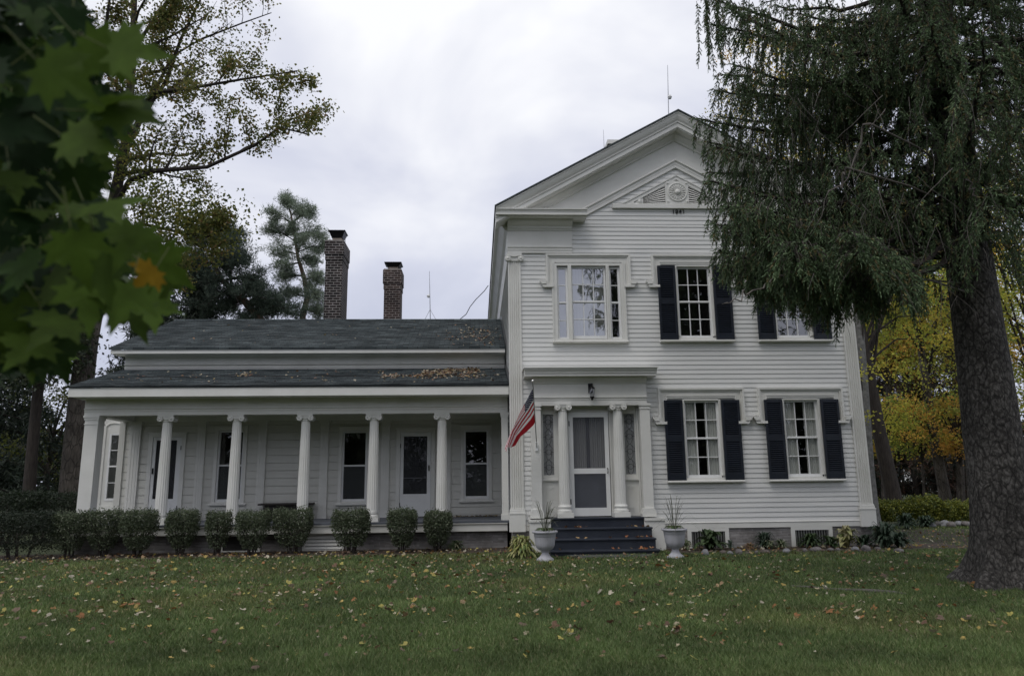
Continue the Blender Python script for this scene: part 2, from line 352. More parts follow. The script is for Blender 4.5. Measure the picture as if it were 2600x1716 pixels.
def pilaster(x0, x1):
    w = MB(); n = 5; W_ = x1-x0; m = 0.028; fw = (W_-2*m)/n; pts = [(x0, 0.0), (x0, -0.05), (x0+m, -0.05)]
    for i in range(n):
        a = x0+m+fw*i; pts += [(a+fw*0.12, -0.05), (a+fw*0.28, -0.030), (a+fw*0.72, -0.030), (a+fw*0.88, -0.05)]
    pts += [(x1-m, -0.05), (x1, -0.05), (x1, 0.0)]
    w.prism(pts, 2, 0.876, 6.345)
    w.box(x0-0.03, x1+0.025, -0.085, 0.0, 0.40, 0.765).box(x0-0.038, x1+0.033, -0.095, 0.0, 0.765, 0.79).box(x0-0.022, x1+0.018, -0.075, 0.0, 0.79, 0.845).box(x0-0.012, x1+0.010, -0.062, 0.0, 0.845, 0.876)
    # returning side face of the pilaster
    p = w.build('corner_pilaster', TRIM, HP)
    c = MB(); xc = (x0+x1)/2
    c.box(x0-0.03, x1+0.03, -0.085, 0.0, 6.475, 6.535).box(x0+0.01, x1-0.01, -0.07, 0.0, 6.345, 6.475)
    for s in (-1, 1):
        vx = xc+s*0.145
        c.lathe((vx, -0.07, 6.405), [(0.066, 0.07), (0.066, -0.03), (0.055, -0.036), (0.046, -0.03), (0.034, -0.034), (0.022, -0.045), (0.0, -0.047)], 20, ax=1)
    c.prism([(xc-0.145, 6.475), (xc-0.09, 6.455), (xc, 6.435), (xc+0.09, 6.455), (xc+0.145, 6.475)], 1, -0.10, -0.07)
    c.build('capital', TRIM, p)
pilaster(0.695, 0.983); pilaster(8.312, 8.600)

def entab(x0, x1, side):
    """frieze block and cornice return at a front corner"""
    w = MB()
    prof = lambda pts: w.prism(pts, 0, x0, x1)
    w.prism([(0.0, 6.54), (-0.055, 6.54), (-0.055, 6.600), (-0.066, 6.603), (-0.066, 6.645), (-0.085, 6.668), (-0.085, 6.690), (-0.055, 6.695), (-0.055, 7.065), (-0.075, 7.07), (-0.085, 7.105),
             (-0.11, 7.115), (-0.115, 7.16), (-0.16, 7.18), (-0.23, 7.235), (-0.25, 7.285), (0.0, 7.285)], 0, x0, x1)
    w.build('entablature', TRIM, HP)
    w = MB(); a, b = (0.42, 2.47) if side < 0 else (6.85, 8.90)
    w.prism([(0.0, 7.288), (-0.42, 7.288), (-0.42, 7.30), (-0.485, 7.30), (-0.485, 7.372), (-0.497, 7.376), (-0.497, 7.39), (-0.525, 7.415), (-0.525, 7.432), (-0.50, 7.436), (0.0, 7.50)], 0, a, b)
    w.build('cornice_return', TRIM, HP)
entab(0.69, 2.17, -1); entab(7.15, 8.62, 1)
# raking cornice, frieze and architrave of the gable
w = MB(); xs = [0.415, XC, 8.905]
w.strip([(0.0, 0.0), (-0.535, 0.0), (-0.535, -0.030), (-0.520, -0.045), (-0.500, -0.10), (-0.475, -0.15), (-0.445, -0.19), (-0.440, -0.225), (-0.415, -0.232), (-0.415, -0.335), (-0.385, -0.345), (-0.385, -0.36), (0.0, -0.36)], xs, ztop)
w.build('raking_cornice', TRIM, HP)
w = MB()
cl = lambda off: [XC-(9.825-off-7.44)/SL, XC, XC+(9.825-off-7.44)/SL]
w.strip([(0.0, -0.362), (-0.215, -0.362), (-0.20, -0.40), (-0.135, -0.45), (-0.115, -0.475), (-0.10, -0.48), (-0.10, -0.51), (-0.07, -0.53), (0.0, -0.53)], cl(0.37), ztop)
for sg in (-1, 1):
    w.prism([(XC, 9.825-0.53), (XC, 9.825-0.975), (XC+sg*(9.825-0.975-7.44)/SL, 7.44), (XC+sg*(9.825-0.53-7.44)/SL, 7.44)], 1, -0.055, 0.0)
w.strip([(0.0, -0.975), (-0.075, -0.975), (-0.105, -1.0), (-0.105, -1.022), (-0.07, -1.045), (-0.07, -1.10), (-0.062, -1.105), (-0.062, -1.185), (0.0, -1.185)], cl(1.10), ztop)
w.build('gable_frieze', TRIM, HP)
# side cornice under the left and right eaves
for s in (-1, 1):
    X = lambda d: XC+s*(4.66-0.42-d) if False else (0.42+d if s < 0 else 8.90-d)
    w = MB(); pts = [(X(0.0), 7.30), (X(0.0), 7.455), (X(0.36), 7.55), (X(0.36), 7.285), (X(0.07), 7.285)]
    w.prism(pts, 1, -0.415, 11.8)
    w.prism([(X(0.285), 6.54), (X(0.25), 6.69), (X(0.27), 6.70), (X(0.27), 7.06), (X(0.2), 7.12), (X(0.08), 7.286), (X(0.33), 7.286), (X(0.33), 6.54)], 1, 0.0, 11.5)
    w.build('side_cornice', TRIM, HP)
# roofs are laid in real courses
def courses(w, y0, z0, y1, z1, xa, xb, ex=0.125, th=0.013, seed=0):
    """overlapping shingle courses from the eave (y0,z0) up to (y1,z1)"""
    L = math.hypot(y1-y0, z1-z0); n = max(1, int(L/ex)); dy, dz = (y1-y0)/L, (z1-z0)/L; ny, nz = -dz, dy
    if y1 < y0: ny, nz = dz, -dy
    r_ = random.Random(seed)
    for i in range(n):
        a, b = L*i/n, L*(i+1)/n; segs = 24; xs = [xa+(xb-xa)*k/segs for k in range(segs+1)]; lo = []; hi = []; bt = []
        for x in xs:
            q = r_.uniform(-0.003, 0.004); t = th+q
            lo.append((x, y0+dy*(a+q)+ny*t, z0+dz*(a+q)+nz*t)); hi.append((x, y0+dy*b, z0+dz*b)); bt.append((x, y0+dy*(a+q), z0+dz*(a+q)-0.001))
        w.add(lo+hi+bt, [(k, k+1, segs+2+k, segs+1+k) for k in range(segs)]+[(k+1, k, 2*segs+2+k, 2*segs+3+k) for k in range(segs)])
# main roof
w = MB()
for s in (-1, 1):
    e0 = XC+s*4.27
    w.prism([(XC, 9.83), (e0, 9.83-SL*4.27), (e0, 9.865-SL*4.27), (XC, 9.865)], 1, -0.56, 11.9)
w.build('main_roof', SHINGX, HP)

# gable vent with rosette and louvres
w = MB(); zb = 7.735
w.prism([(-0.085, 7.625), (0.0, 7.625), (0.0, 7.735), (-0.06, 7.735), (-0.085, 7.715)], 0, XC-1.53, XC+1.53)
ta = 8.455
for s in (-1, 1):
    w.prism([(XC, ta), (XC, ta-0.115), (XC+s*1.02, ta-0.115-0.55*1.02), (XC+s*1.02, 7.737), (XC+s*1.30, 7.737)], 1, -0.062, 0.0)
    w.prism([(XC, ta-0.0), (XC, ta-0.03), (XC+s*1.25, ta-0.03-0.55*1.25), (XC+s*1.31, 7.738)], 1, -0.08, -0.062)
    w.lathe((XC+s*0.88, -0.03, 7.80), [(0.0, -0.05), (0.05, -0.035), (0.065, 0.0)], 12, ax=1)
    w.prism([(XC+s*0.80, 7.737), (XC+s*1.04, 7.737), (XC+s*0.90, 7.85), (XC+s*0.80, 7.90)], 1, -0.045, 0.0)
w.box(XC-0.275, XC+0.275, -0.066, 0.0, 7.737, 8.30)
v = w.build('gable_vent', TRIM, HP)
for s in (-1, 1):
    w = MB(); w.prism([(XC+s*0.277, 7.738), (XC+s*0.277, 8.19), (XC+s*0.79, 7.92), (XC+s*0.79, 7.738)], 1, -0.016, 0.03); w.build('vent_opening', DARK, v)
for s in (-1, 1):
    w = MB()
    for i in range(8):
        z0 = 7.742+i*0.0235; z1 = 7.748+i*0.059
        w.add([(XC+s*0.79, -0.05, z0), (XC+s*0.79, -0.035, z0+0.013), (XC+s*0.277, -0.035, z1+0.034), (XC+s*0.277, -0.05, z1), (XC+s*0.79, -0.02, z0+0.013), (XC+s*0.277, -0.02, z1+0.034)], [(0, 1, 2, 3), (1, 4, 5, 2)])
    w.build('louvre', TRIM, v)
w = MB(); rc = (XC+0.01, -0.066, 8.02)
w.lathe(rc, [(0.235, 0.0), (0.235, -0.012), (0.215, -0.022), (0.200, -0.012), (0.19, -0.004), (0.0, -0.004)], 40, ax=1)
for i in range(18):
    a = 2*math.pi*i/18; pp = []
    for t, r_ in ((0.075, 0.010), (0.12, 0.017), (0.165, 0.023), (0.19, 0.012)): pp.append((rc[0]+t*math.cos(a), rc[1]-0.012, rc[2]+t*math.sin(a)))
    w.tube(pp, [0.010, 0.016, 0.022, 0.010], 6)
w.lathe(rc, [(0.075, 0.0), (0.07, -0.03), (0.05, -0.055), (0.02, -0.068), (0.0, -0.07)], 20, ax=1)
for sx in (-1, 1):
    for sz in (-1, 1): w.lathe((rc[0]+sx*0.225, rc[1], rc[2]+sz*0.225), [(0.03, 0), (0.02, -0.02), (0, -0.025)], 8, ax=1)
w.build('rosette', TRIM, v)
# date numerals
cu = bpy.data.curves.new('numerals', 'FONT'); cu.body = '1841'; cu.size = 0.135; cu.extrude = 0.006; cu.space_character = 1.2; cu.offset = 0.0012
tmp = bpy.data.objects.new('tmp', cu); S.collection.objects.link(tmp)
dg = bpy.context.evaluated_depsgraph_get(); dg.update()
me = bpy.data.meshes.new_from_object(tmp.evaluated_get(dg)); bpy.data.objects.remove(tmp)
xs_ = [v_.co.x for v_ in me.vertices]; x_mid = (min(xs_)+max(xs_))/2
me.transform(Matrix.Translation((XC+0.02-house.location.x, -0.035, 7.512)) @ Matrix.Rotation(R(90), 4, 'X') @ Matrix.Translation((-x_mid, 0, 0)))
me.materials.clear(); me.materials.append(BLACK)
_link(bpy.data.objects.new('date_numerals', me), house, WL[house.name])

# ---- windows
def hood(w, c, half, top, ear):
    """eared architrave: outer mould, flat band, feet"""
    zt = top
    for (h0, h1, t0, t1, y) in ((half, half-0.042, 0.0, 0.042, -0.10), (half-0.042, half-0.075, 0.042, 0.075, -0.075), (half-0.075, half-0.165, 0.075, 0.150, -0.052), (half-0.165, half-0.195, 0.150, 0.18, -0.066)):
        w.box(c-h0, c+h0, y, 0.0, zt-t1, zt-t0)
        for s in (-1, 1):
            a, b = sorted((c+s*h0, c+s*h1)); w.box(a, b, y, 0.0, ear-0.10 if h0 > half-0.17 else ear-0.16, zt-t1)
    for s in (-1, 1):
        a, b = sorted((c+s*(half+0.001), c+s*(half+0.145)))
        pts = [(c+s*(half+0.001), ear), (c+s*(half+0.148), ear), (c+s*(half+0.148), ear-0.02), (c+s*(half+0.10), ear-0.085), (c+s*(half+0.001), ear-0.085)]
        w.prism(pts, 1, -0.125, 0.0)
        pts = [(c+s*(half-0.165), ear-0.10), (c+s*(half+0.09), ear-0.10), (c+s*(half+0.09), ear-0.125), (c+s*(half+0.06), ear-0.155), (c+s*(half-0.165), ear-0.155)]
        w.prism(pts, 1, -0.11, 0.0)
def sashes(w, x0, x1, z0, z1, nx, ny, y=0.045, rail=0.042, mun=0.018):
    """double hung sash pair; glass lies at y"""
    zm = (z0+z1)/2
    for (a, b, dy) in ((z0, zm+0.02, 0.0), (zm-0.02, z1, -0.026)):
        pass
    w.box(x0-rail, x0, y-0.03, y+0.02, z0-0.06, z1+0.04).box(x1, x1+rail, y-0.03, y+0.02, z0-0.06, z1+0.04)
    w.box(x0, x1, y-0.03, y+0.02, z1, z1+0.04).box(x0, x1, y-0.03, y+0.02, z0-0.06, z0)
    w.bbox(x0, x1, y-0.04, y+0.02, zm-0.022, zm+0.022)
    for i in range(1, nx):
        x = x0+(x1-x0)*i/nx; w.box(x-mun/2, x+mun/2, y-0.018, y+0.012, z0, zm-0.022).box(x-mun/2, x+mun/2, y-0.018, y+0.012, zm+0.022, z1)
    for (a, b) in ((z0, zm-0.022), (zm+0.022, z1)):
        for j in range(1, ny):
            z_ = a+(b-a)*j/ny; w.box(x0, x1, y-0.0165, y+0.0105, z_-mun/2, z_+mun/2)
def pane(x0, x1, z0, z1, y, parent, m=None, name='glass'):
    w = MB(); w.add([(x0, y, z0), (x1, y, z0), (x1, y, z1), (x0, y, z1)], [(0, 1, 2, 3)]); return w.build(name, m or GLASS, parent)
def drape(x0, x1, z0, z1, y, parent, seed=0, amp=0.012, name='curtain', m=None, folds=9):
    r_ = random.Random(seed); n = 40; w = MB(); ph = r_.random()*6
    xs = [x0+(x1-x0)*i/n for i in range(n+1)]
    f = lambda x, k: y+amp*math.sin((x-x0)/(x1-x0)*folds*2*math.pi+ph+k)+amp*0.5*math.sin((x-x0)*57+ph)
    vs = [(x, f(x, 0), z0) for x in xs]+[(x, f(x, 0.3), z1) for x in xs]
    w.add(vs, [(i, i+1, n+2+i, n+1+i) for i in range(n)], True); return w.build(name, m or CURT, parent)
def sill(w, x0, x1, zb, zt, y=-0.10):
    w.prism([(0.0, zb), (y+0.012, zb), (y, zb+0.010), (y, zt-0.014), (y+0.03, zt), (0.0, zt)], 0, x0, x1)

def shutter(x0, x1, z0, z1):
    w = MB(); y0, y1 = -0.105, -0.068; st = 0.052; zm = z0+(z1-z0)*0.505
    w.bbox(x0, x0+st, y0, y1, z0, z1, 0.005).bbox(x1-st, x1, y0, y1, z0, z1, 0.005)
    rails = [(z0, z0+0.135), (zm-0.055, zm+0.075), (z1-0.075, z1)]
    for a, b in rails: w.bbox(x0+st, x1-st, y0+0.001, y1, a, b, 0.005)
    for a, b in ((rails[0][1], rails[1][0]), (rails[1][1], rails[2][0])):
        n = int((b-a)/0.043); h = (b-a)/n
        for i in range(n):
            z_ = a+i*h
            w.add([(x0+st, y0+0.004, z_+h*0.10), (x1-st, y0+0.004, z_+h*0.10), (x1-st, y1-0.002, z_+h*1.02), (x0+st, y1-0.002, z_+h*1.02),
                   (x0+st, y0+0.004, z_+h*0.34), (x1-st, y0+0.004, z_+h*0.34)], [(0, 1, 5, 4), (4, 5, 2, 3), (0, 1, 2, 3)])
        w.box(x0+st, x1-st, y1-0.004, y1, a, b)
    w.build('shutter', NAVY, HP)
def six_over_six(c, z0, z1, ztop, ear, curtains):
    w = MB(); x0, x1 = c-0.345, c+0.345
    hood(w, c, 0.962, ztop, ear)
    # inner casing, head and sill between the shutters
    for s in (-1, 1):
        a, b = sorted((c+s*0.387, c+s*0.43)); w.box(a, b, -0.058, 0.06, z0-0.02, z1+0.062)
    w.box(c-0.80, c+0.80, -0.055, 0.0, z1+0.075, ztop-0.182); w.box(c-0.74, c+0.74, -0.066, -0.055, z1+0.095, ztop-0.22)
    w.box(c-0.387, c+0.387, -0.054, 0.06, z1+0.040, z1+0.0745)
    w.box(c-0.43, c+0.43, -0.06, 0.06, z0-0.115, z0-0.0605)
    sill(w, c-0.845, c+0.845, z0-0.165, z0-0.116, -0.13)
    win = w.build('window', TRIM, HP)
    w = MB(); sashes(w, x0, x1, z0, z1, 3, 2); w.build('sash', SASH, win)
    pane(x0, x1, z0, z1, 0.046, win, GLASSU if z0 > 4 else GLASS)
    if curtains == 'pair':
        drape(x0-0.02, x0+0.25, z0-0.03, z1, 0.080, win, int(c*10), 0.006, folds=5); drape(x1-0.25, x1+0.02, z0-0.03, z1, 0.080, win, int(c*10)+1, 0.006, folds=5)
    elif curtains == 'shade':
        drape(x0-0.02, x1+0.02, z1-0.28, z1, 0.13, win, 5, amp=0.002, name='roller_shade')
    for s in (-1, 1):
        a, b = sorted((c+s*0.432, c+s*0.842)); shutter(a, b, z0-0.115, z1+0.045)
six_over_six(4.938, 4.63, 6.19, 6.503, 5.885, None)
six_over_six(7.18, 4.63, 6.19, 6.503, 5.885, None)
six_over_six(4.938, 1.54, 3.115, 3.430, 2.79, 'pair')
six_over_six(7.18, 1.54, 3.115, 3.430, 2.79, 'pair')
# triple window of the upper floor
c = 2.52; w = MB(); hood(w, c, 0.966, 6.513, 5.885)
for s in (-1, 1):
    a, b = sorted((c+s*0.7225, c+s*0.836)); w.box(a, b, -0.060, 0.06, 4.50, 6.30); 
    a, b = sorted((c+s*0.805, c+s*0.837)); w.box(a, b, -0.082, -0.060, 4.50, 6.31)
    a, b = sorted((c+s*0.405, c+s*0.470)); w.box(a, b, -0.058, 0.06, 4.50, 6.245)
    a, b = sorted((c+s*0.395, c+s*0.425)); w.box(a, b, -0.072, -0.058, 4.50, 6.245)
w.box(c-0.722, c+0.722, -0.057, 0.06, 6.246, 6.31).box(c-0.80, c+0.80, -0.065, 0.0, 6.311, 6.332)
w.box(c-0.722, c+0.722, -0.062, 0.06, 4.50, 4.545); sill(w, c-0.845, c+0.845, 4.455, 4.499, -0.13)
win = w.build('triple_window', TRIM, HP)
w = MB(); sashes(w, c-0.355, c+0.355, 4.63, 6.20, 3, 2); sashes(w, c-0.675, c-0.517, 4.60, 6.185, 1, 2, rail=0.047); sashes(w, c+0.517, c+0.675, 4.60, 6.185, 1, 2, rail=0.047)
w.build('sash', SASH, win)
pane(c-0.355, c+0.355, 4.63, 6.20, 0.046, win, GLASSB); pane(c-0.675, c-0.517, 4.6, 6.185, 0.046, win, GLASSB); pane(c+0.517, c+0.675, 4.6, 6.185, 0.046, win, GLASS)
drape(c-0.37, c+0.37, 4.58, 6.22, 0.16, win, 3, amp=0.004, name='blind'); drape(c-0.70, c-0.50, 4.58, 6.22, 0.16, win, 4, amp=0.004, name='blind')

# ---- cellar windows
for (a, b) in ((4.48, 5.38), (6.74, 7.65)):
    w = MB(); z0, z1 = -0.05, 0.412
    w.box(a, a+0.085, -0.035, 0.04, z0, z1).box(b-0.085, b, -0.035, 0.04, z0, z1).box(a+0.085, b-0.085, -0.034, 0.04, z1-0.065, z1)
    cw = w.build('cellar_window', TRIM, HP)
    w = MB(); w.box(a+0.085, b-0.085, -0.003, -0.001, z0, z1-0.066); w.build('opening', DARK, cw)
    w = MB()
    for i in range(13):
        x = a+0.115+(b-a-0.23)*i/12; w.box(x-0.009, x+0.009, -0.022, -0.012, z0, z1-0.066)
    w.build('bars', mat('grey_bars', (0.16, 0.165, 0.16), 0.6), cw)

# ---- entrance
EC = 2.445; EY = -0.20
w = MB()
w.prism([(0.0, 3.09), (EY, 3.09), (EY, 3.16), (EY-0.012, 3.165), (EY-0.012, 3.20), (EY-0.035, 3.215), (EY-0.035, 3.235), (EY, 3.242), (EY, 3.52), (EY-0.02, 3.525), (EY-0.03, 3.55), (EY-0.055, 3.575), (EY-0.12, 3.635), (EY-0.13, 3.66), (0.0, 3.66)], 0, EC-1.245, EC+1.245)
w.prism([(0.0, 3.661), (EY-0.25, 3.661), (EY-0.25, 3.715), (EY-0.27, 3.72), (EY-0.27, 3.745), (EY-0.31, 3.80), (EY-0.31, 3.825), (0.0, 3.825)], 0, EC-1.43, EC+1.43)
w.prism([(0.0, 3.826), (EY-0.34, 3.826), (EY-0.34, 3.842), (0.0, 3.90)], 0, EC-1.46, EC+1.46)
w.box(EC-1.075, EC+1.075, EY+0.002, 0.12, 3.05, 3.089)
w.build('entrance_entablature', TRIM, HP)
for s in (-1, 1):
    w = MB(); a, b = sorted((EC+s*1.085, EC+s*1.300))
    w.box(a, b, EY+0.01, 0.0, 0.86, 2.965); w.box(a-0.012, b+0.012, EY-0.004, 0.0, 2.965, 2.99).box(a, b, EY+0.004, 0.0, 2.99, 3.035).box(a-0.02, b+0.02, EY-0.018, 0.0, 3.035, 3.09)
    w.prism([(a-0.045, 0.68), (b+0.045, 0.68), (b+0.045, 0.745), (b+0.025, 0.79), (b+0.012, 0.845), (b, 0.86), (a, 0.86), (a-0.012, 0.845), (a-0.025, 0.79), (a-0.045, 0.745)], 1, EY-0.03, 0.0)
    w.build('anta', TRIM, HP)

def column(cx, cy, z0, z1, rb, rt, name, plinth=0.17, caph=0.155, capw=0.185):
    """fluted column with attic base and ionic capital"""
    fl = 16; seg = 5
    zs0, zs1 = z0+0.275 if plinth > 0.16 else z0+0.24, z1-caph
    def rf(a): return 1.0-0.075*abs(math.sin(a*fl/2))**0.6 if True else 1
    prof = []
    for i in range(9):
        t = i/8; prof.append((rb+(rt-rb)*(t**1.3), zs0+(zs1-zs0)*t))
    w = MB(); w.lathe((cx, cy, 0), prof, fl*seg, rf)
    col = w.build(name, TRIM, HP)
    w = MB(); h = zs0-z0
    w.box(cx-plinth, cx+plinth, cy-plinth, cy+plinth, z0, z0+h*0.36)
    q = lambda f: z0+h*f
    w.lathe((cx, cy, 0), [(plinth*0.94, q(.36)), (plinth*0.98, q(.43)), (plinth*0.95, q(.54)), (plinth*0.80, q(.58)), (plinth*0.76, q(.66)), (plinth*0.80, q(.72)), (plinth*0.86, q(.80)), (plinth*0.82, q(.88)), (rb*1.04, q(.92)), (rb*1.0, q(1.0))], 32)
    w.build('base', TRIM, col)
    w = MB(); zc = z1-0.085
    w.box(cx-capw+0.012, cx+capw-0.012, cy-0.135, cy+0.135, z1-0.034, z1)
    w.box(cx-capw+0.03, cx+capw-0.03, cy-0.12, cy+0.12, z1-0.075, z1-0.034)
    w.lathe((cx, cy, 0), [(rt*1.0, z1-caph), (rt*1.12, z1-caph+0.012), (rt*1.03, z1-caph+0.025), (rt*1.25, z1-caph+0.06), (rt*1.2, z1-0.07)], 32)
    for s in (-1, 1):
        vx = cx+s*(capw-0.062)
        w.lathe((vx, cy, zc), [(0.0, -0.150), (0.018, -0.148), (0.024, -0.135), (0.036, -0.130), (0.044, -0.138), (0.062, -0.136), (0.066, -0.125), (0.056, -0.06), (0.052, 0.0), (0.056, 0.06), (0.066, 0.125), (0.062, 0.136), (0.0, 0.14)], 24, ax=1)
    w.build('capital', TRIM, col)
    return col
column(EC-0.60, -0.135, 0.685, 3.09, 0.118, 0.094, 'entrance_column'); column(EC+0.60, -0.135, 0.685, 3.09, 0.118, 0.094, 'entrance_column')
# recessed door surround
w = MB(); dy = 0.10
w.box(1.37, 3.53, dy, dy+0.04, 2.93, 3.06)
for s in (-1, 1):
    a, b = sorted((EC+s*0.44, EC+s*0.70)); w.box(a, b, dy, dy+0.04, 0.685, 2.93)
    a, b = sorted((EC+s*0.44, EC+s*0.475)); w.box(a, b, dy-0.035, dy, 0.685, 2.93)
    a, b = sorted((EC+s*1.05, EC+s*1.09)); w.box(a, b, dy-0.06, dy+0.04, 0.685, 3.05)
w.box(EC-0.44, EC+0.44, dy-0.036, dy+0.04, 2.925, 2.955)
w.build('door_surround', TRIM, HP)
for s in (-1, 1):
    x0, x1 = sorted((EC+s*0.785, EC+s*1.010)); w = MB()
    w.box(EC+s*0.70 if s > 0 else x1, EC+s*0.70 if s < 0 else x0, dy+0.002, dy+0.038, 0.685, 2.93) if False else None
    a, b = sorted((EC+s*0.701, EC+s*0.785)); w.box(a, b, dy+0.001, dy+0.038, 1.48, 2.93)
    a, b = sorted((EC+s*1.010, EC+s*1.05)); w.box(a, b, dy+0.001, dy+0.038, 1.48, 2.93)
    w.box(x0, x1, dy+0.001, dy+0.038, 2.885, 2.93).box(x0, x1, dy+0.001, dy+0.038, 1.48, 1.572)
    a, b = sorted((EC+s*0.70, EC+s*1.06)); w.box(a, b, dy-0.05, dy+0.04, 1.445, 1.479)
    a, b = sorted((EC+s*0.70, EC+s*1.05)); w.box(a, b, dy+0.004, dy+0.03, 0.685, 1.444)
    a2, b2 = a+0.09, b-0.09
    w.box(a2, b2, dy-0.004, dy+0.004, 0.80, 1.34).box(a2+0.03, b2-0.03, dy-0.012, dy-0.004, 0.84, 1.30)
    w.prism([(a2+0.02, 1.31), (b2-0.02, 1.31), ((a2+b2)/2, 1.255)], 1, dy-0.02, dy-0.012); w.prism([(a2+0.02, 0.86), (b2-0.02, 0.86), ((a2+b2)/2, 0.915)], 1, dy-0.02, dy-0.012)
    sl = w.build('sidelight', TRIM, HP)
    pane(x0, x1, 1.573, 2.885, dy+0.02, sl, glass_mat('leaded_glass_pane', 0.05, (0.86, 0.87, 0.9)), 'leaded_glass')
    pane(x0-0.02, x1+0.02, 1.55, 2.90, dy+0.055, sl, CURT, 'lining_cloth')
    w = MB(); xc = (x0+x1)/2; hw = (x1-x0)/2; yy = dy+0.012
    # chained ovals and circles of the leaded pattern
    nz = 4; H_ = (2.885-1.573)/nz
    for i in range(nz):
        zc = 1.573+H_*(i+0.5)
        for s2 in (-1, 1):
            pth = [(xc+s2*(hw*0.60*math.cos(t)), yy, zc+H_*0.5*math.sin(t)) for t in np.linspace(-math.pi/2, math.pi/2, 11)]
            w.tube(pth, 0.0045, 4)
        rr = hw*0.50
        pth = [(xc+rr*math.cos(t), yy, zc+rr*math.sin(t)) for t in np.linspace(0, 2*math.pi, 17)]; w.tube(pth, 0.0045, 4)
        for s2 in (-1, 1): w.tube([(xc+s2*rr, yy, zc), (xc+s2*hw, yy, zc)], 0.005, 4)
        for s2 in (-1, 1): w.tube([(xc+s2*0.01, yy, zc+H_*0.5), (xc+s2*hw*0.7, yy, zc+H_*0.30), (xc+s2*hw, yy, zc+H_*0.12)], 0.0035, 4)
    w.build('lead_cames', LEAD, sl)
# front screen door
w = MB(); x0, x1 = EC-0.44, EC+0.395; sy = dy-0.06
x0, x1 = 1.985, 2.866
w.box(x0, 2.085, sy, sy+0.035, 0.70, 2.92).box(2.775, x1, sy, sy+0.035, 0.70, 2.92)
w.box(2.085, 2.775, sy+0.001, sy+0.035, 2.812, 2.92).box(2.085, 2.775, sy+0.001, sy+0.035, 1.592, 1.706).box(2.085, 2.775, sy+0.001, sy+0.035, 0.70, 0.872)
door = w.build('front_door', SASH, HP)
pane(2.085, 2.775, 0.872, 1.592, sy+0.015, door, SCREEN, 'insect_screen'); pane(2.085, 2.775, 1.706, 2.812, sy+0.015, door, SCREEN, 'insect_screen')
pane(2.0, 2.85, 0.70, 1.60, sy+0.12, door, mat('inner_door_panel', (0.16, 0.17, 0.2), 0.4), 'inner_door')
pane(2.0, 2.85, 1.60, 2.92, sy+0.16, door, DARK, 'inner_door_window')
drape(2.06, 2.385, 1.62, 2.86, sy+0.12, door, 11, 0.010, folds=7); drape(2.465, 2.80, 1.62, 2.86, sy+0.12, door, 12, 0.010, folds=7)
w = MB(); w.tube([(2.815, sy-0.004, 1.60), (2.815, sy-0.05, 1.62), (2.815, sy-0.05, 1.69), (2.815, sy-0.004, 1.71)], 0.009, 6); w.build('handle', BLACK, door)
for zz in (0.95, 2.62): 
    w = MB(); w.tube([(2.0, sy-0.006, zz), (2.0, sy-0.006, zz+0.11)], 0.010, 6); w.build('hinge', BLACK, door)
# steps and cheek blocks
for i, (a, b, zt, yn) in enumerate(((1.525, 3.497, 0.683, -0.31), (1.42, 3.60, 0.492, -0.60), (1.42, 3.60, 0.297, -0.88), (1.42, 3.60, 0.098, -1.16))):
    w = MB(); w.bbox(a, b, yn, 0.06 if i == 0 else yn+0.33, zt-0.035, zt, 0.006); w.box(a+0.012, b-0.012, yn+0.03, yn+0.32, zt-0.24 if i < 3 else -0.15, zt-0.036); w.build('entrance_step', STEPP, HP)
for s in (-1, 1):
    a, b = (3.498, 3.935) if s > 0 else (1.085, 1.524)
    w = MB(); w.box(a, b, -0.30, -0.001, -0.2, 0.605).box(a-(0.0 if s > 0 else 0.02), b+(0.02 if s > 0 else 0.0), -0.325, -0.001, 0.605, 0.655); w.build('cheek_block', TRIM, HP)

# ---- porch
w = MB(); w.box(-8.80, 0.70, 0.66, 2.74, 0.555, 0.595); w.build('porch_floor', PORCHF, HP)
w = MB(); w.prism([(0.70, 0.375), (0.74, 0.375), (0.74, 0.554), (0.665, 0.554), (0.665, 0.535), (0.685, 0.525), (0.70, 0.51)], 0, -8.79, 0.655); w.build('porch_skirt', TRIM, HP)
w = MB(); w.box(-8.75, 0.655, 0.84, 2.7, -0.3, 0.374); w.box(-8.9, 0.7, 2.74, 9.2, -0.3, 0.374); w.build('porch_foundation', STONE, HP)
for (a, b) in ((-5.62, -4.76), (-3.85, -2.95)):
    w = MB(); w.box(a, a+0.05, 0.80, 0.838, -0.05, 0.37).box(b-0.05, b, 0.80, 0.838, -0.05, 0.37).box(a+0.05, b-0.05, 0.801, 0.838, 0.33, 0.37).box(a+0.05, b-0.05, 0.801, 0.838, 0.0, 0.03)
    cv = w.build('crawl_vent', TRIM, HP)
    if a < -5: w = MB(); w.box(a+0.05, b-0.05, 0.832, 0.838, 0.03, 0.33); w.build('opening', DARK, cv)
    else:
        w = MB()
        for i in range(4): w.add([(a+0.05, 0.805, 0.04+0.072*i), (b-0.05, 0.805, 0.04+0.072*i), (b-0.05, 0.835, 0.10+0.072*i), (a+0.05, 0.835, 0.10+0.072*i)], [(0, 1, 2, 3)])
        w.build('slats', TRIM, cv)
for cx in (-7.02, -5.465, -3.92, -2.37, -0.82): column(cx, 0.98, 0.597, 3.0, 0.127, 0.098, 'porch_column', 0.155, 0.155, 0.187)
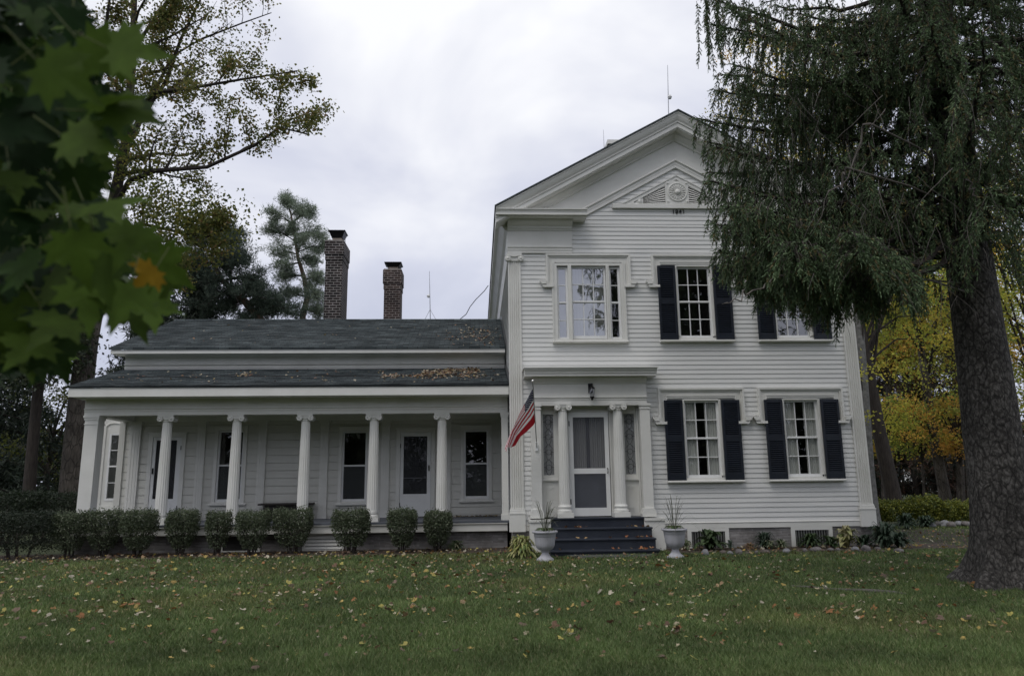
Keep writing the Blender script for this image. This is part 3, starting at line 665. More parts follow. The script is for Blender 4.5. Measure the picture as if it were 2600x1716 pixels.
def post(x0, x1, y0, y1, name='porch_post'):
    w = MB(); w.box(x0, x1, y0, y1, 0.72, 2.80); w.box(x0-0.02, x1+0.02, y0-0.02, y1+0.02, 0.597, 0.72)
    w.box(x0-0.012, x1+0.012, y0-0.012, y1+0.012, 2.80, 2.82).box(x0, x1, y0, y1, 2.82, 2.90).box(x0-0.015, x1+0.015, y0-0.015, y1+0.015, 2.90, 2.95).box(x0-0.03, x1+0.03, y0-0.03, y1+0.03, 2.95, 3.0)
    w.build(name, TRIM, HP)
post(-8.785, -8.495, 0.86, 1.15); post(0.545, 0.69, 0.86, 1.12)
w = MB()
EP = [(0.85, 3.0), (0.85, 3.085), (0.838, 3.09), (0.838, 3.125), (0.815, 3.14), (0.815, 3.155), (0.85, 3.165), (0.85, 3.36), (1.12, 3.36), (1.12, 3.0)]
w.prism(EP, 0, -8.81, 0.69); w.box(-8.81, -8.53, 1.121, 2.75, 3.0, 3.36); w.build('porch_entablature', TRIM, HP)
w = MB(); w.box(-8.94, 0.70, 0.36, 0.39, 3.365, 3.555).box(-8.94, 0.70, 0.39, 0.86, 3.361, 3.38); w.box(-8.94, -8.90, 0.39, 2.75, 3.361, 3.50); w.build('porch_cornice', TRIM, HP)
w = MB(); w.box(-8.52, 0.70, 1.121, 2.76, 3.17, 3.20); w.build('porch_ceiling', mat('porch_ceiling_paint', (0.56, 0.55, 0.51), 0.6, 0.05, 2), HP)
w = MB(); w.prism([(0.34, 3.556), (0.34, 3.590), (2.74, 4.315), (2.74, 4.28)], 0, -8.97, 0.705); courses(w, 0.335, 3.592, 2.74, 4.318, -8.975, 0.708, seed=1); w.build('porch_roof', SHING, HP)
def seam(y0, z0, y1, z1, t, xa, xb, dz, name):
    r_ = random.Random(int(y0*10)); pts = []; n = 26
    for i in range(n+1):
        x = xa+(xb-xa)*i/n; tt = t+r_.uniform(-0.004, 0.004); pts.append((x, y0+(y1-y0)*tt, z0+(z1-z0)*tt+dz+r_.uniform(0, 0.008)))
    w = MB(); w.tube(pts, 0.014, 5); w.build(name, mat('dark_seam', (0.012, 0.012, 0.013), 0.8), HP)  # dark tube modelling the raised lip of a lifted shingle course
seam(0.34, 3.590, 2.74, 4.315, 0.5, -8.0, -0.3, 0.006, 'lifted_shingle_seam')
seam(2.27, 4.775, 6.0, 6.285, 0.30, -8.6, 0.35, 0.006, 'lifted_shingle_seam')
# wing walls and roof
wh = [(-6.47, -5.82, 1.03, 2.78), (-3.40, -2.77, 1.0, 2.74), (-0.36, 0.28, 1.03, 2.74), (-8.06, -7.35, 0.6, 2.66), (-1.95, -1.17, 0.6, 2.68)]
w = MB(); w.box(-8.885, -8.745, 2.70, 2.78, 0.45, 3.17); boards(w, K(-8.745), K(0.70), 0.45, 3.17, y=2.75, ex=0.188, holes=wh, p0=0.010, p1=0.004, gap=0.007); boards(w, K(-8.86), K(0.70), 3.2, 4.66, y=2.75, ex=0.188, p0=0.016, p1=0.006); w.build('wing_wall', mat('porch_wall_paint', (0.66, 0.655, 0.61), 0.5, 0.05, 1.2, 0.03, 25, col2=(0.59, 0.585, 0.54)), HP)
w = MB(); w.prism([(2.76, 0.375), (9.25, 0.375), (9.25, 4.8), (6.0, 6.2), (2.76, 4.8)], 0, -8.86, -8.80); w.box(-8.8, 0.7, 9.2, 9.25, 0.375, 4.8); w.build('wing_end_wall', SIDING, HP)
w = MB(); w.box(-8.79, 0.69, 3.9, 3.95, 0.4, 4.6); w.build('dark_wing_backing', DARK, HP)  # dark wall added behind the wing windows to keep them dark
w = MB(); w.prism([(2.745, 4.285), (2.70, 4.285), (2.70, 4.34), (2.685, 4.345), (2.685, 4.37), (2.70, 4.38), (2.70, 4.40), (2.655, 4.42), (2.70, 4.45), (2.70, 4.62), (2.62, 4.66), (2.745, 4.66)], 0, -8.90, 0.70); w.build('wing_frieze', TRIM, HP)
w = MB(); w.box(-9.08, 0.70, 2.30, 2.33, 4.655, 4.748).box(-9.08, 0.70, 2.33, 2.75, 4.661, 4.68)
w.prism([(2.33, 4.681), (2.33, 4.755), (6.0, 6.245), (9.7, 4.755), (9.7, 4.68), (6.0, 6.15)], 0, -9.08, -9.04); w.build('wing_cornice', TRIM, HP)
w = MB(); w.prism([(2.27, 4.750), (2.27, 4.785), (6.0, 6.295), (9.73, 4.785), (9.73, 4.750), (6.0, 6.26)], 0, -9.12, 0.712)
w.tube([(-9.12, 6.0, 6.29), (0.71, 6.0, 6.29)], 0.045, 6); courses(w, 2.265, 4.787, 6.0, 6.299, -9.125, 0.714, seed=2); w.build('wing_roof', SHING, HP)
w = MB(); w.box(0.690, 0.728, 2.30, 6.0, 6.3, 6.301) if False else None
w.add([(0.722, 2.27, 4.79), (0.722, 6.0, 6.30), (0.722, 6.0, 6.45), (0.722, 2.27, 4.94)], [(0, 1, 2, 3)]); w.add([(0.716, 0.34, 3.595), (0.716, 2.74, 4.32), (0.716, 2.74, 4.47), (0.716, 0.34, 3.745)], [(0, 1, 2, 3)]); w.build('roof_flashing', STEEL, HP)
# back wall pilasters
def flat_pil(x0, x1, z0, z1, y):
    w = MB(); w.box(x0, x1, y-0.05, y, z0+0.14, z1-0.18); w.box(x0-0.015, x1+0.015, y-0.065, y, z0, z0+0.14).box(x0-0.012, x1+0.012, y-0.062, y, z1-0.18, z1-0.15).box(x0, x1, y-0.052, y, z1-0.15, z1-0.06).box(x0-0.03, x1+0.03, y-0.08, y, z1-0.06, z1)
    for i in range(3): 
        x = x0+(x1-x0)*(0.22+0.28*i); w.box(x-0.014, x+0.014, y-0.056, y-0.05, z0+0.2, z1-0.24)
    w.build('wall_pilaster', TRIM, HP)
for cx in (-6.876, -5.375, -3.84, -2.317, -0.785): flat_pil(cx-0.10, cx+0.10, 0.597, 3.0, 2.742)
flat_pil(-8.62, -8.36, 0.597, 3.0, 2.742)
w = MB(); w.box(-8.62, 0.70, 2.68, 2.742, 3.0, 3.169); w.build('wall_frieze', TRIM, HP)
def wing_window(x0, x1, z0, z1):
    w = MB(); y = 2.75
    w.box(x0-0.125, x0-0.045, y-0.05, y+0.06, z0-0.10, z1+0.045).box(x1+0.045, x1+0.125, y-0.05, y+0.06, z0-0.10, z1+0.045).box(x0-0.125, x1+0.125, y-0.049, y+0.06, z1+0.045, z1+0.13).box(x0-0.14, x1+0.14, y-0.062, y, z1+0.131, z1+0.155)
    w.box(x0-0.045, x1+0.045, y-0.045, y+0.06, z0-0.10, z0-0.0605); w.prism([(y, z0-0.145), (y-0.085, z0-0.145), (y-0.085, z0-0.115), (y-0.06, z0-0.101), (y, z0-0.101)], 0, x0-0.17, x1+0.17)
    win = w.build('wing_window', TRIM, HP)
    w = MB(); sashes(w, x0, x1, z0, z1, 1, 1, y=y+0.03, rail=0.045); w.build('sash', SASH, win)
    pane(x0, x1, z0, z1, y+0.032, win); pane(x0, x1, z0, (z0+z1)/2, y+0.012, win, screen_mat('window_screen', (0.06, 0.068, 0.068), 0.5), 'insect_screen')
    return win
w1_ = wing_window(-6.42, -5.875, 1.09, 2.725); wing_window(-3.35, -2.82, 1.055, 2.685); wing_window(-0.305, 0.225, 1.09, 2.69)
pane(-6.18, -6.03, 1.12, 1.30, 2.79, w1_, mat('white_paper', (0.8, 0.8, 0.82), 0.8, 0.02), 'paper_notice')
def porch_door(x0, x1, g0, g1, zt, hs):
    y = 2.75; w = MB(); fx0, fx1 = x0, x1
    w.box(fx0-0.10, fx0, y-0.045, y+0.05, 0.6, zt+0.09).box(fx1, fx1+0.10, y-0.045, y+0.05, 0.6, zt+0.09).box(fx0, fx1, y-0.044, y+0.05, zt, zt+0.09).box(fx0-0.12, fx1+0.12, y-0.06, y, zt+0.091, zt+0.12)
    fr = w.build('door_frame', TRIM, HP)
    w = MB(); w.box(fx0+0.005, g0, y-0.03, y+0.01, 0.615, zt-0.006).box(g1, fx1-0.005, y-0.03, y+0.01, 0.615, zt-0.006); zb, zg = (1.115, 2.54) if hs < 0 else (1.16, 2.585)
    w.box(g0, g1, y-0.029, y+0.01, zg, zt-0.006).box(g0, g1, y-0.029, y+0.01, 0.615, zb); w.box(g0+0.04, g1-0.04, y-0.036, y-0.029, 0.70, zb-0.10)
    d = w.build('porch_door', SASH, HP)
    pane(g0, g1, zb, zg, y-0.01, d, screen_mat('door_screen', (0.025, 0.027, 0.032), 0.35), 'insect_screen'); pane(g0, g1, zb, zg, y+0.03, d)
    if hs > 0:
        w = MB(); w.box(g0, g1, y-0.02, y-0.012, 1.545, 1.56); w.build('cross_bar', mat('grey_bar', (0.12, 0.12, 0.13), 0.5), d)
    hx = fx0+0.05 if hs < 0 else fx1-0.05
    w = MB(); w.box(hx-0.014, hx+0.014, y-0.06, y-0.03, 1.72, 1.86); w.build('handle', BLACK, d)
    kx = fx1-0.004 if hs < 0 else fx0+0.004
    for zz in (0.85, 2.3): 
        w = MB(); w.tube([(kx, y-0.05, zz), (kx, y-0.05, zz+0.1)], 0.009, 6); w.build('hinge', BLACK, d)
porch_door(-8.055, -7.355, -7.97, -7.468, 2.62, -1); porch_door(-1.945, -1.175, -1.862, -1.274, 2.685, 1)
# the bay at the left end, behind the porch
w = MB(); by = 3.30
bh = [(-9.40, -9.10, 1.08, 2.76)]
for (a, b, c_, d_) in ((-9.72, -9.40, 0.35, 4.05), (-9.10, -8.861, 0.35, 4.05), (-9.40, -9.10, 0.35, 1.08), (-9.40, -9.10, 2.76, 4.05)): w.box(a, b, by, by+0.05, c_, d_)
w.box(-9.72, -9.60, by-0.03, by, 0.35, 4.05).box(-9.72, -9.67, by+0.05, 5.5, 0.35, 4.05); w.box(-9.74, -8.861, by-0.02, 5.5, 4.051, 4.2)
bay = w.build('bay', TRIM, HP)
w = MB(); arch = [(-9.47+0.0, 3.0)]
pth = [(-9.50, by-0.012, 1.0), (-9.50, by-0.012, 2.92)]+[(-9.285-0.215*math.cos(t), by-0.012, 2.92+0.10*math.sin(t)) for t in np.linspace(0.2, math.pi-0.2, 9)]+[(-9.07, by-0.012, 2.92), (-9.07, by-0.012, 1.0)]
w.tube(pth, 0.016, 6); w.box(-9.44, -9.10, by-0.02, by-0.001, 0.45, 0.95); w.build('arched_panel', TRIM, bay)
w = MB(); sashes(w, -9.35, -9.16, 1.135, 2.715, 1, 2, y=by+0.02, rail=0.045); w.build('sash', SASH, bay); pane(-9.35, -9.16, 1.135, 2.715, by+0.022, bay)
pane(-9.45, -9.05, 1.0, 2.8, by+0.6, bay, DARK, 'interior')

# ---- chimneys
def chimney(x0, x1, y0, y1, z0, z1, bm_, corb, capz):
    w = MB(); w.box(x0, x1, y0, y1, z0, z1-corb)
    for (g, a, b) in ((0.018, 0.0, 0.30), (0.04, 0.30, 1.0)): w.box(x0-g, x1+g, y0-g, y1+g, z1-corb+corb*a, z1-corb+corb*b)
    ch = w.build('chimney', bm_, HP); xc, yc = (x0+x1)/2, (y0+y1)/2
    w = MB(); w.box(x0-0.02, x1+0.02, y0-0.02, y1+0.02, z1, z1+0.035); w.build('mortar_wash', mat('mortar', (0.26, 0.24, 0.22), 0.9, 0.3, 6), ch)
    w = MB(); h = capz-z1-0.035
    w.prism([(yc-0.20, 0), (yc+0.20, 0)], 0, 0, 1) if False else None
    w.box(xc-0.15, xc+0.15, yc-0.15, yc+0.15, z1+0.035, z1+0.035+h*0.45); w.build('flue_tile', mat('flue_clay', (0.32, 0.27, 0.23), 0.9, 0.2, 6), ch)
    w = MB(); za = z1+0.035+h*0.45; b = 0.17; t = 0.25
    w.add([(xc-b, yc-b, za), (xc+b, yc-b, za), (xc+b, yc+b, za), (xc-b, yc+b, za), (xc-t, yc-t, capz-0.03), (xc+t, yc-t, capz-0.03), (xc+t, yc+t, capz-0.03), (xc-t, yc+t, capz-0.03)], [(0, 1, 5, 4), (1, 2, 6, 5), (2, 3, 7, 6), (3, 0, 4, 7)])
    w.box(xc-t-0.02, xc+t+0.02, yc-t-0.02, yc+t+0.02, capz-0.03, capz); w.build('flue_cap', BLACK, ch)
chimney(-4.78, -4.25, 6.45, 7.45, 5.7, 8.97, BRICKL, 0.62, 9.42)
chimney(-2.93, -2.42, 6.45, 7.05, 5.8, 8.02, BRICKR, 0.62, 8.30)
p3 = pix(1545, 356, 6.0)
w = MB(); w.box(p3[0], p3[0]+0.75, 6.0, 6.6, 8.0, p3[2]-0.14); ch = w.build('chimney', BRICKR, HP)
w = MB(); w.box(p3[0]-0.04, p3[0]+0.79, 5.96, 6.64, p3[2]-0.14, p3[2]); w.build('chimney_capstone', TRIM, ch)
#@@GROUND
gm = mat('lawn_soil', (0.042, 0.054, 0.021), 0.95, 0.35, 0.9, 0.4, 30, col2=(0.040, 0.050, 0.020))
SOIL = mat('bare_soil', (0.040, 0.030, 0.022), 0.95, 0.4, 3.5, 0.8, 25, col2=(0.075, 0.055, 0.040))
def sheet(name, pts, z, m, kind='structure', loc=(0, 0, 0)):
    w = MB(); w.add([(x, y, z) for x, y in pts], [tuple(range(len(pts)))]); return tag(w.build(name, m, None, loc), kind=kind)
sheet('lawn', [(-400, -300), (400, -300), (400, 500), (-400, 500)], 0.0, gm)
def wavy(x0, x1, ya, yb, seed, amp=0.12, n=40):
    r_ = random.Random(seed); a = [(x0+(x1-x0)*i/n, ya+r_.uniform(-amp, amp)) for i in range(n+1)]; return a+[(x1, yb), (x0, yb)]
sheet('mulch_strip', wavy(-13.5, 1.0, -0.42, 0.9, 1), 0.005, SOIL)
sheet('planting_bed_soil', wavy(3.94, 10.2, -1.05, 0.2, 2, 0.07), 0.006, SOIL)
bp = []
for i in range(40):
    a = 2*math.pi*i/40; rr = 1+0.12*math.sin(3*a+1)+0.08*math.sin(7*a)+0.05*math.sin(13*a); bp.append((12.3+2.9*rr*math.cos(a), 0.9+3.6*rr*math.sin(a)))
sheet('bare_soil_patch', bp, 0.004, mat('leafy_dark_soil', (0.022, 0.018, 0.013), 0.95, 0.4, 3.0, 0.8, 25, col2=(0.045, 0.036, 0.026)))
w = MB(); w.prism([(1.9+0.0, -1.62), (3.3, -1.58), (3.45, -1.18), (1.75, -1.18)], 2, -0.03, 0.022); tag(w.build('stepping_slab', mat('slate_slab', (0.10, 0.10, 0.105), 0.8, 0.3, 5, 0.4, 20), None), 'thin grey stone slab lying in the grass at the foot of the entrance steps', 'stone slab')

LEAFM = mat('leaf_green', (1, 1, 1), 0.55, 0.25, 14, attr=True, trans=0.25)
DRYM = mat('dry_leaf', (1, 1, 1), 0.75, 0.3, 40, attr=True, trans=0.15)
CROWNM = mat('crown_leaf', (1, 1, 1), 0.6, 0.25, 14, attr=True, trans=0.5, spec=0.2)
NEEDLE = mat('needle_green', (1, 1, 1), 0.6, 0.3, 5, attr=True, trans=0.10)
PINEN = mat('pine_needle', (1, 1, 1), 0.6, 0.3, 5, attr=True, trans=0.4, spec=0.2)
GRASSM = mat('grass_blade', (1, 1, 1), 0.6, 0.3, 1.3, attr=True, trans=0.25)
BARK = mat('grey_brown_bark', (0.055, 0.046, 0.038), 0.95, 0.4, 6, 1.0, 18, (4, 4, 0.5), col2=(0.13, 0.115, 0.10))
BARKD = mat('dark_bark', (0.022, 0.018, 0.016), 0.95, 0.4, 6, 1.0, 18, (4, 4, 0.6), col2=(0.055, 0.045, 0.038))
BARKP = mat('pine_bark', (0.14, 0.085, 0.06), 0.95, 0.4, 6, 0.8, 18, (4, 4, 0.6), col2=(0.26, 0.19, 0.15))
TWIG = mat('twig_bark', (0.05, 0.042, 0.036), 0.9, 0.3, 6)
SPBARK = mat('scaly_spruce_bark', (0.045, 0.041, 0.037), 0.95, 0.4, 27, 1.0, 40, (1, 1, 0.62), col2=(0.17, 0.16, 0.148), thr=(0.45, 0.72))
DEADM = mat('dead_twig', (0.13, 0.115, 0.105), 0.9, 0.4, 9)

def cracked(m, scale=9.0, wide=0.10, low=0.35):
    """darker cracks between bark plates, part of the bark's own colour"""
    t = m.node_tree; N = t.nodes; L = t.links; p = next(n for n in N if n.type == 'BSDF_PRINCIPLED'); src = p.inputs['Base Color'].links[0].from_socket
    co = N.new('ShaderNodeTexCoord'); ma = N.new('ShaderNodeMapping'); ma.inputs['Scale'].default_value = (1, 1, 0.55); L.new(co.outputs['Object'], ma.inputs[0])
    nz = N.new('ShaderNodeTexNoise'); nz.inputs['Scale'].default_value = 6; L.new(ma.outputs[0], nz.inputs['Vector']); ad = N.new('ShaderNodeMixRGB'); ad.inputs[0].default_value = 0.12; L.new(ma.outputs[0], ad.inputs[1]); L.new(nz.outputs['Color'], ad.inputs[2])
    vo = N.new('ShaderNodeTexVoronoi'); vo.feature = 'DISTANCE_TO_EDGE'; vo.inputs['Scale'].default_value = scale; L.new(ad.outputs[0], vo.inputs['Vector'])
    mr = N.new('ShaderNodeMapRange'); mr.inputs['From Max'].default_value = wide; mr.inputs['To Min'].default_value = low; L.new(vo.outputs['Distance'], mr.inputs['Value'])
    n2 = N.new('ShaderNodeTexNoise'); n2.inputs['Scale'].default_value = 1.3; n2.inputs['Detail'].default_value = 5; L.new(co.outputs['Object'], n2.inputs['Vector'])
    m2 = N.new('ShaderNodeMapRange'); m2.inputs['From Min'].default_value = 0.3; m2.inputs['From Max'].default_value = 0.7; m2.inputs['To Min'].default_value = 0.6; m2.inputs['To Max'].default_value = 1.35; L.new(n2.outputs['Fac'], m2.inputs['Value'])
    mm = N.new('ShaderNodeMath'); mm.operation = 'MULTIPLY'; L.new(mr.outputs[0], mm.inputs[0]); L.new(m2.outputs[0], mm.inputs[1])
    mu = N.new('ShaderNodeMixRGB'); mu.blend_type = 'MULTIPLY'; mu.inputs[0].default_value = 1.0; L.new(src, mu.inputs[1]); L.new(mm.outputs[0], mu.inputs[2]); L.new(mu.outputs[0], p.inputs['Base Color'])
    bu = N.new('ShaderNodeBump'); bu.inputs['Strength'].default_value = 0.9; bu.inputs['Distance'].default_value = 0.03; L.new(vo.outputs['Distance'], bu.inputs['Height'])
    if p.inputs['Normal'].links: L.new(p.inputs['Normal'].links[0].from_socket, bu.inputs['Normal'])
    L.new(bu.outputs[0], p.inputs['Normal'])
cracked(SPBARK, 11.0, 0.10, 0.30); cracked(BARK, 5.0, 0.08, 0.4)
def unit(n, r=rng):
    v = r.normal(size=(n, 3)); return v/np.linalg.norm(v, axis=1, keepdims=True)
def perp(a):
    h = np.where(np.abs(a[:, 2:3]) < 0.9, np.array([[0, 0, 1.0]]), np.array([[1.0, 0, 0]]))
    b = np.cross(a, h); return b/(np.linalg.norm(b, axis=1, keepdims=True)+1e-9)
def leaf_quads(P, size, asp=0.7, flat=0.0, droop=0.0, r=rng):
    """folded diamond leaves at P; flat pulls the leaf plane toward horizontal"""
    n = len(P); a = unit(n, r); a[:, 2] = a[:, 2]*(1-flat)-droop; a /= np.linalg.norm(a, axis=1, keepdims=True)
    b0 = perp(a); c0 = np.cross(a, b0); th = r.uniform(0, 2*math.pi, (n, 1))*(1-flat); b = b0*np.cos(th)+c0*np.sin(th); nn = np.cross(a, b)
    s = (size*r.uniform(0.65, 1.3, (n, 1))) if np.isscalar(size) else size.reshape(-1, 1)
    k = r.uniform(0.05, 0.25, (n, 1))
    return np.stack([P-a*s*0.5, P+b*s*asp*0.5+nn*s*k, P+a*s*0.5, P-b*s*asp*0.5+nn*s*k], 1).reshape(-1, 3)
def pick(n, cols, r=rng, jit=0.18, w=None):
    c = np.array(cols)[r.choice(len(cols), n, p=w)]; return c*r.uniform(1-jit, 1+jit, (n, 1))
def rep(c, k): return np.repeat(c, k, axis=0)

# ---- grass blades on the part of the lawn the photograph sees, denser near the camera
r_ = np.random.default_rng(3); n = 780000
d = 1.5*1857/np.interp(r_.uniform(0, 1, n), [0, 1], [92, 560]) ; d = d*r_.uniform(0.97, 1.03, n)
lat = r_.uniform(-0.98, 0.98, n); gx = d*(lat+math.tan(YAW)); gy = -16+d
ok = (gy < 5.5) & ~((gy > -0.40+0.1*np.sin(gx*5)) & (gx < 8.7)) & ~((gx > 3.9) & (gx < 10.1) & (gy > -1.02+0.06*np.sin(gx*7))) & ~((gx > 1.4) & (gx < 3.6) & (gy > -1.2))
bare = ((gx-12.3)/2.9)**2+((gy-0.9)/3.6)**2 < 1.05
patch = np.sin(gx*1.7+np.sin(gy*1.3))*np.sin(gy*2.1+gx*0.6)
ok &= ~(bare & (r_.uniform(0, 1, n) > 0.30))
gx, gy, d, patch = gx[ok], gy[ok], d[ok], patch[ok]; n = len(gx)
h = r_.uniform(0.025, 0.062, (n, 1))*(1+0.25*patch[:, None]); wd = 0.0015+0.0005*d[:, None]
a = r_.uniform(0, 2*math.pi, (n, 1)); le = r_.uniform(0.2, 1.0, (n, 1))*h; la = r_.uniform(0, 2*math.pi, (n, 1))
P = np.concatenate([gx[:, None], gy[:, None], np.zeros((n, 1))], 1); sd_ = np.concatenate([np.cos(a), np.sin(a), 0*a], 1)*wd
tip = P+np.concatenate([np.cos(la)*le, np.sin(la)*le, h], 1)
V = np.stack([P-sd_, P+sd_, tip], 1)
c = pick(n, [(0.112, 0.172, 0.052), (0.134, 0.194, 0.062), (0.160, 0.206, 0.080), (0.29, 0.275, 0.145), (0.084, 0.134, 0.043)], r_, 0.2, [0.3, 0.3, 0.2, 0.06, 0.14])*(1+0.13*patch[:, None])*(1+np.clip(np.sin(gx*0.9+2*np.sin(gy*0.7))*np.sin(gy*1.1+1.5*np.sin(gx*0.5)), 0, 1)[:, None]*np.array([[0.30, 0.10, 0.12]]))
tag(soup('grass', V, 3, GRASSM, None, rep(c, 3)), kind='stuff')

# ---- fallen leaves
MAPLE = [(0, -0.06), (0.10, 0.02), (0.30, -0.10), (0.27, 0.06), (0.52, 0.13), (0.40, 0.22), (0.56, 0.46), (0.34, 0.40), (0.24, 0.50), (0.14, 0.44), (0.17, 0.64), (0.09, 0.72), (0, 1.0)]
MAPLE = MAPLE+[(-x, y) for x, y in MAPLE[-2:0:-1]]
def flat_leaves(P, size, r, tilt=0.35, nrm=None):
    n = len(P); k = 12; idx = [0, 2, 4, 6, 8, 10, 12, 14, 16, 18, 20, 22]; M2 = np.array([MAPLE[i] for i in idx]); M2[:, 1] -= 0.4
    th = r.uniform(0, 2*math.pi, n); N_ = np.stack([r.normal(0, tilt, n), r.normal(0, tilt, n), np.ones(n)], 1)
    if nrm is not None: N_ = N_+np.array(nrm)-np.array([0, 0, 1.0])
    N_ /= np.linalg.norm(N_, axis=1, keepdims=True); A = np.stack([np.cos(th), np.sin(th), np.zeros(n)], 1); A = A-N_*(A*N_).sum(1, keepdims=True); A /= np.linalg.norm(A, axis=1, keepdims=True); B = np.cross(N_, A)
    s = size*r.uniform(0.55, 1.25, (n, 1, 1)); cu_ = r.uniform(-0.1, 0.7, (n, 1))
    u, v = M2[:, 0], M2[:, 1]; 
    ZZ = cu_*(u**2+0.6*v**2)[None, :]
    return (P[:, None, :]+s*(B[:, None, :]*u[None, :, None]+A[:, None, :]*v[None, :, None]+N_[:, None, :]*ZZ[:, :, None])).reshape(-1, 3), k
DRY = [(0.36, 0.31, 0.21), (0.36, 0.26, 0.08), (0.26, 0.12, 0.045), (0.14, 0.08, 0.05), (0.42, 0.38, 0.29), (0.29, 0.20, 0.11), (0.33, 0.29, 0.08), (0.16, 0.11, 0.08)]
r_ = np.random.default_rng(11); n = 5600
d = 6.2+10.2*np.sqrt(r_.uniform(0, 1, n)); X = d*(r_.uniform(-0.95, 0.95, n)+0.045); Y = -16+d
ok = ~((X > 1.4) & (X < 3.7) & (Y > -1.25)) & ~((X > 3.9) & (X < 8.7) & (Y > 0)) & (r_.uniform(0, 1, n) < np.where(X > 3.5, 0.55, 1.0)); X, Y = X[ok], Y[ok]
# drifts of leaves caught together in the grass
kc = 110; dd = 6.6+9.6*r_.uniform(0, 1, kc); cxs = dd*(r_.uniform(-0.8, 0.8, kc)+0.045); cys = -16+dd; ncl = r_.integers(5, 22, kc)
Xc = np.repeat(cxs, ncl)+r_.normal(0, 0.26, ncl.sum()); Yc = np.repeat(cys, ncl)+r_.normal(0, 0.24, ncl.sum()); okc = ~((Xc > 1.4) & (Xc < 3.7) & (Yc > -1.25)) & (Yc < -0.3); X = np.concatenate([X, Xc[okc]]); Y = np.concatenate([Y, Yc[okc]])
# litter in the mulch strip, the bed and on the bare soil
m1 = 520; X = np.concatenate([X, r_.uniform(-11, 1.1, m1), r_.uniform(4, 9.8, 120), r_.normal(12.2, 1.9, 330)]); Y = np.concatenate([Y, r_.normal(-0.15, 0.3, m1), r_.uniform(-1.15, -0.2, 120), r_.normal(0.6, 2.2, 330)])
ok = ~((Y > 0.78) & (X < 8.6)); X, Y = X[ok], Y[ok]
P = np.stack([X, Y, r_.uniform(0.02, 0.055, len(X))], 1)
V, k = flat_leaves(P, 0.044*np.exp(r_.normal(0, 0.38, (len(P), 1, 1))).clip(0.5, 1.75), r_, 0.5); c = pick(len(P), DRY, r_, 0.3)
tag(soup('fallen_leaves', V, k, DRYM, None, rep(c, k)), kind='stuff')
def roof_litter(name, xs, ts, y0, z0, y1, z1, size, r):
    P = np.stack([xs, y0+(y1-y0)*ts, z0+(z1-z0)*ts+0.022+r.uniform(0, 0.02, len(xs))], 1); nr = np.array([0, -(z1-z0), (y1-y0)]); nr = nr/np.linalg.norm(nr)
    V, k = flat_leaves(P, size, r, 0.4, nr); c = pick(len(P), [(0.32, 0.27, 0.19), (0.24, 0.13, 0.07), (0.15, 0.085, 0.06), (0.38, 0.34, 0.26), (0.28, 0.21, 0.09), (0.12, 0.09, 0.07)], r, 0.3)
    tag(soup(name, V, k, DRYM, None, rep(c, k), loc=(float(xs.mean()), y0+(y1-y0)*0.5, z0+(z1-z0)*0.5)), kind='stuff')
r_ = np.random.default_rng(5)
x = np.concatenate([r_.uniform(-1.35, 0.05, 620), r_.uniform(-2.3, 0.2, 260), r_.uniform(-8.5, 0.5, 130), r_.normal(-5.6, 0.12, 40)])
t = np.concatenate([0.78+0.16*(x[:620]+0.3)+r_.normal(0, 0.10, 620), 0.42+r_.normal(0, 0.07, 260), r_.uniform(0.1, 0.9, 130), 0.55+r_.normal(0, 0.06, 40)])
roof_litter('leaf_litter_on_porch_roof', x, np.clip(t, 0.03, 0.95), 0.34, 3.59, 2.74, 4.315, 0.055, r_)
x = np.concatenate([r_.normal(-0.05, 0.35, 170), r_.uniform(-8, 0.6, 50)]); x = np.clip(x, -8.5, 0.62)
t = np.concatenate([np.clip(0.35+0.2*r_.normal(size=170), 0.03, 0.75), r_.uniform(0.05, 0.95, 50)])
roof_litter('leaf_litter_on_wing_roof', x, t, 2.27, 4.785, 6.0, 6.295, 0.055, r_)
x = np.concatenate([r_.uniform(1.5, 3.55, 26), r_.normal(3.35, 0.12, 22)]); st = r_.integers(0, 3, len(x)); P = np.stack([x, -0.34-0.28*(st+0)-r_.uniform(0.02, 0.2, len(x)), np.array([0.51, 0.315, 0.116])[st]], 1)
V, k = flat_leaves(P, 0.07, r_, 0.4); tag(soup('leaf_litter_on_steps', V, k, DRYM, None, rep(pick(len(P), [(0.40, 0.16, 0.07), (0.3, 0.15, 0.08), (0.45, 0.3, 0.15)], r_), k), loc=(2.5, -0.7, 0.3)), kind='stuff')
x = r_.uniform(-1.2, 0.5, 140); P = np.stack([x, 2.62-np.abs(r_.normal(0, 0.1, 140)), np.full(140, 0.612)], 1); V, k = flat_leaves(P, 0.06, r_, 0.3); tag(soup('leaf_litter_on_porch_floor', V, k, DRYM, None, rep(pick(140, DRY, r_), k), loc=(-0.3, 2.5, 0.6)), kind='stuff')

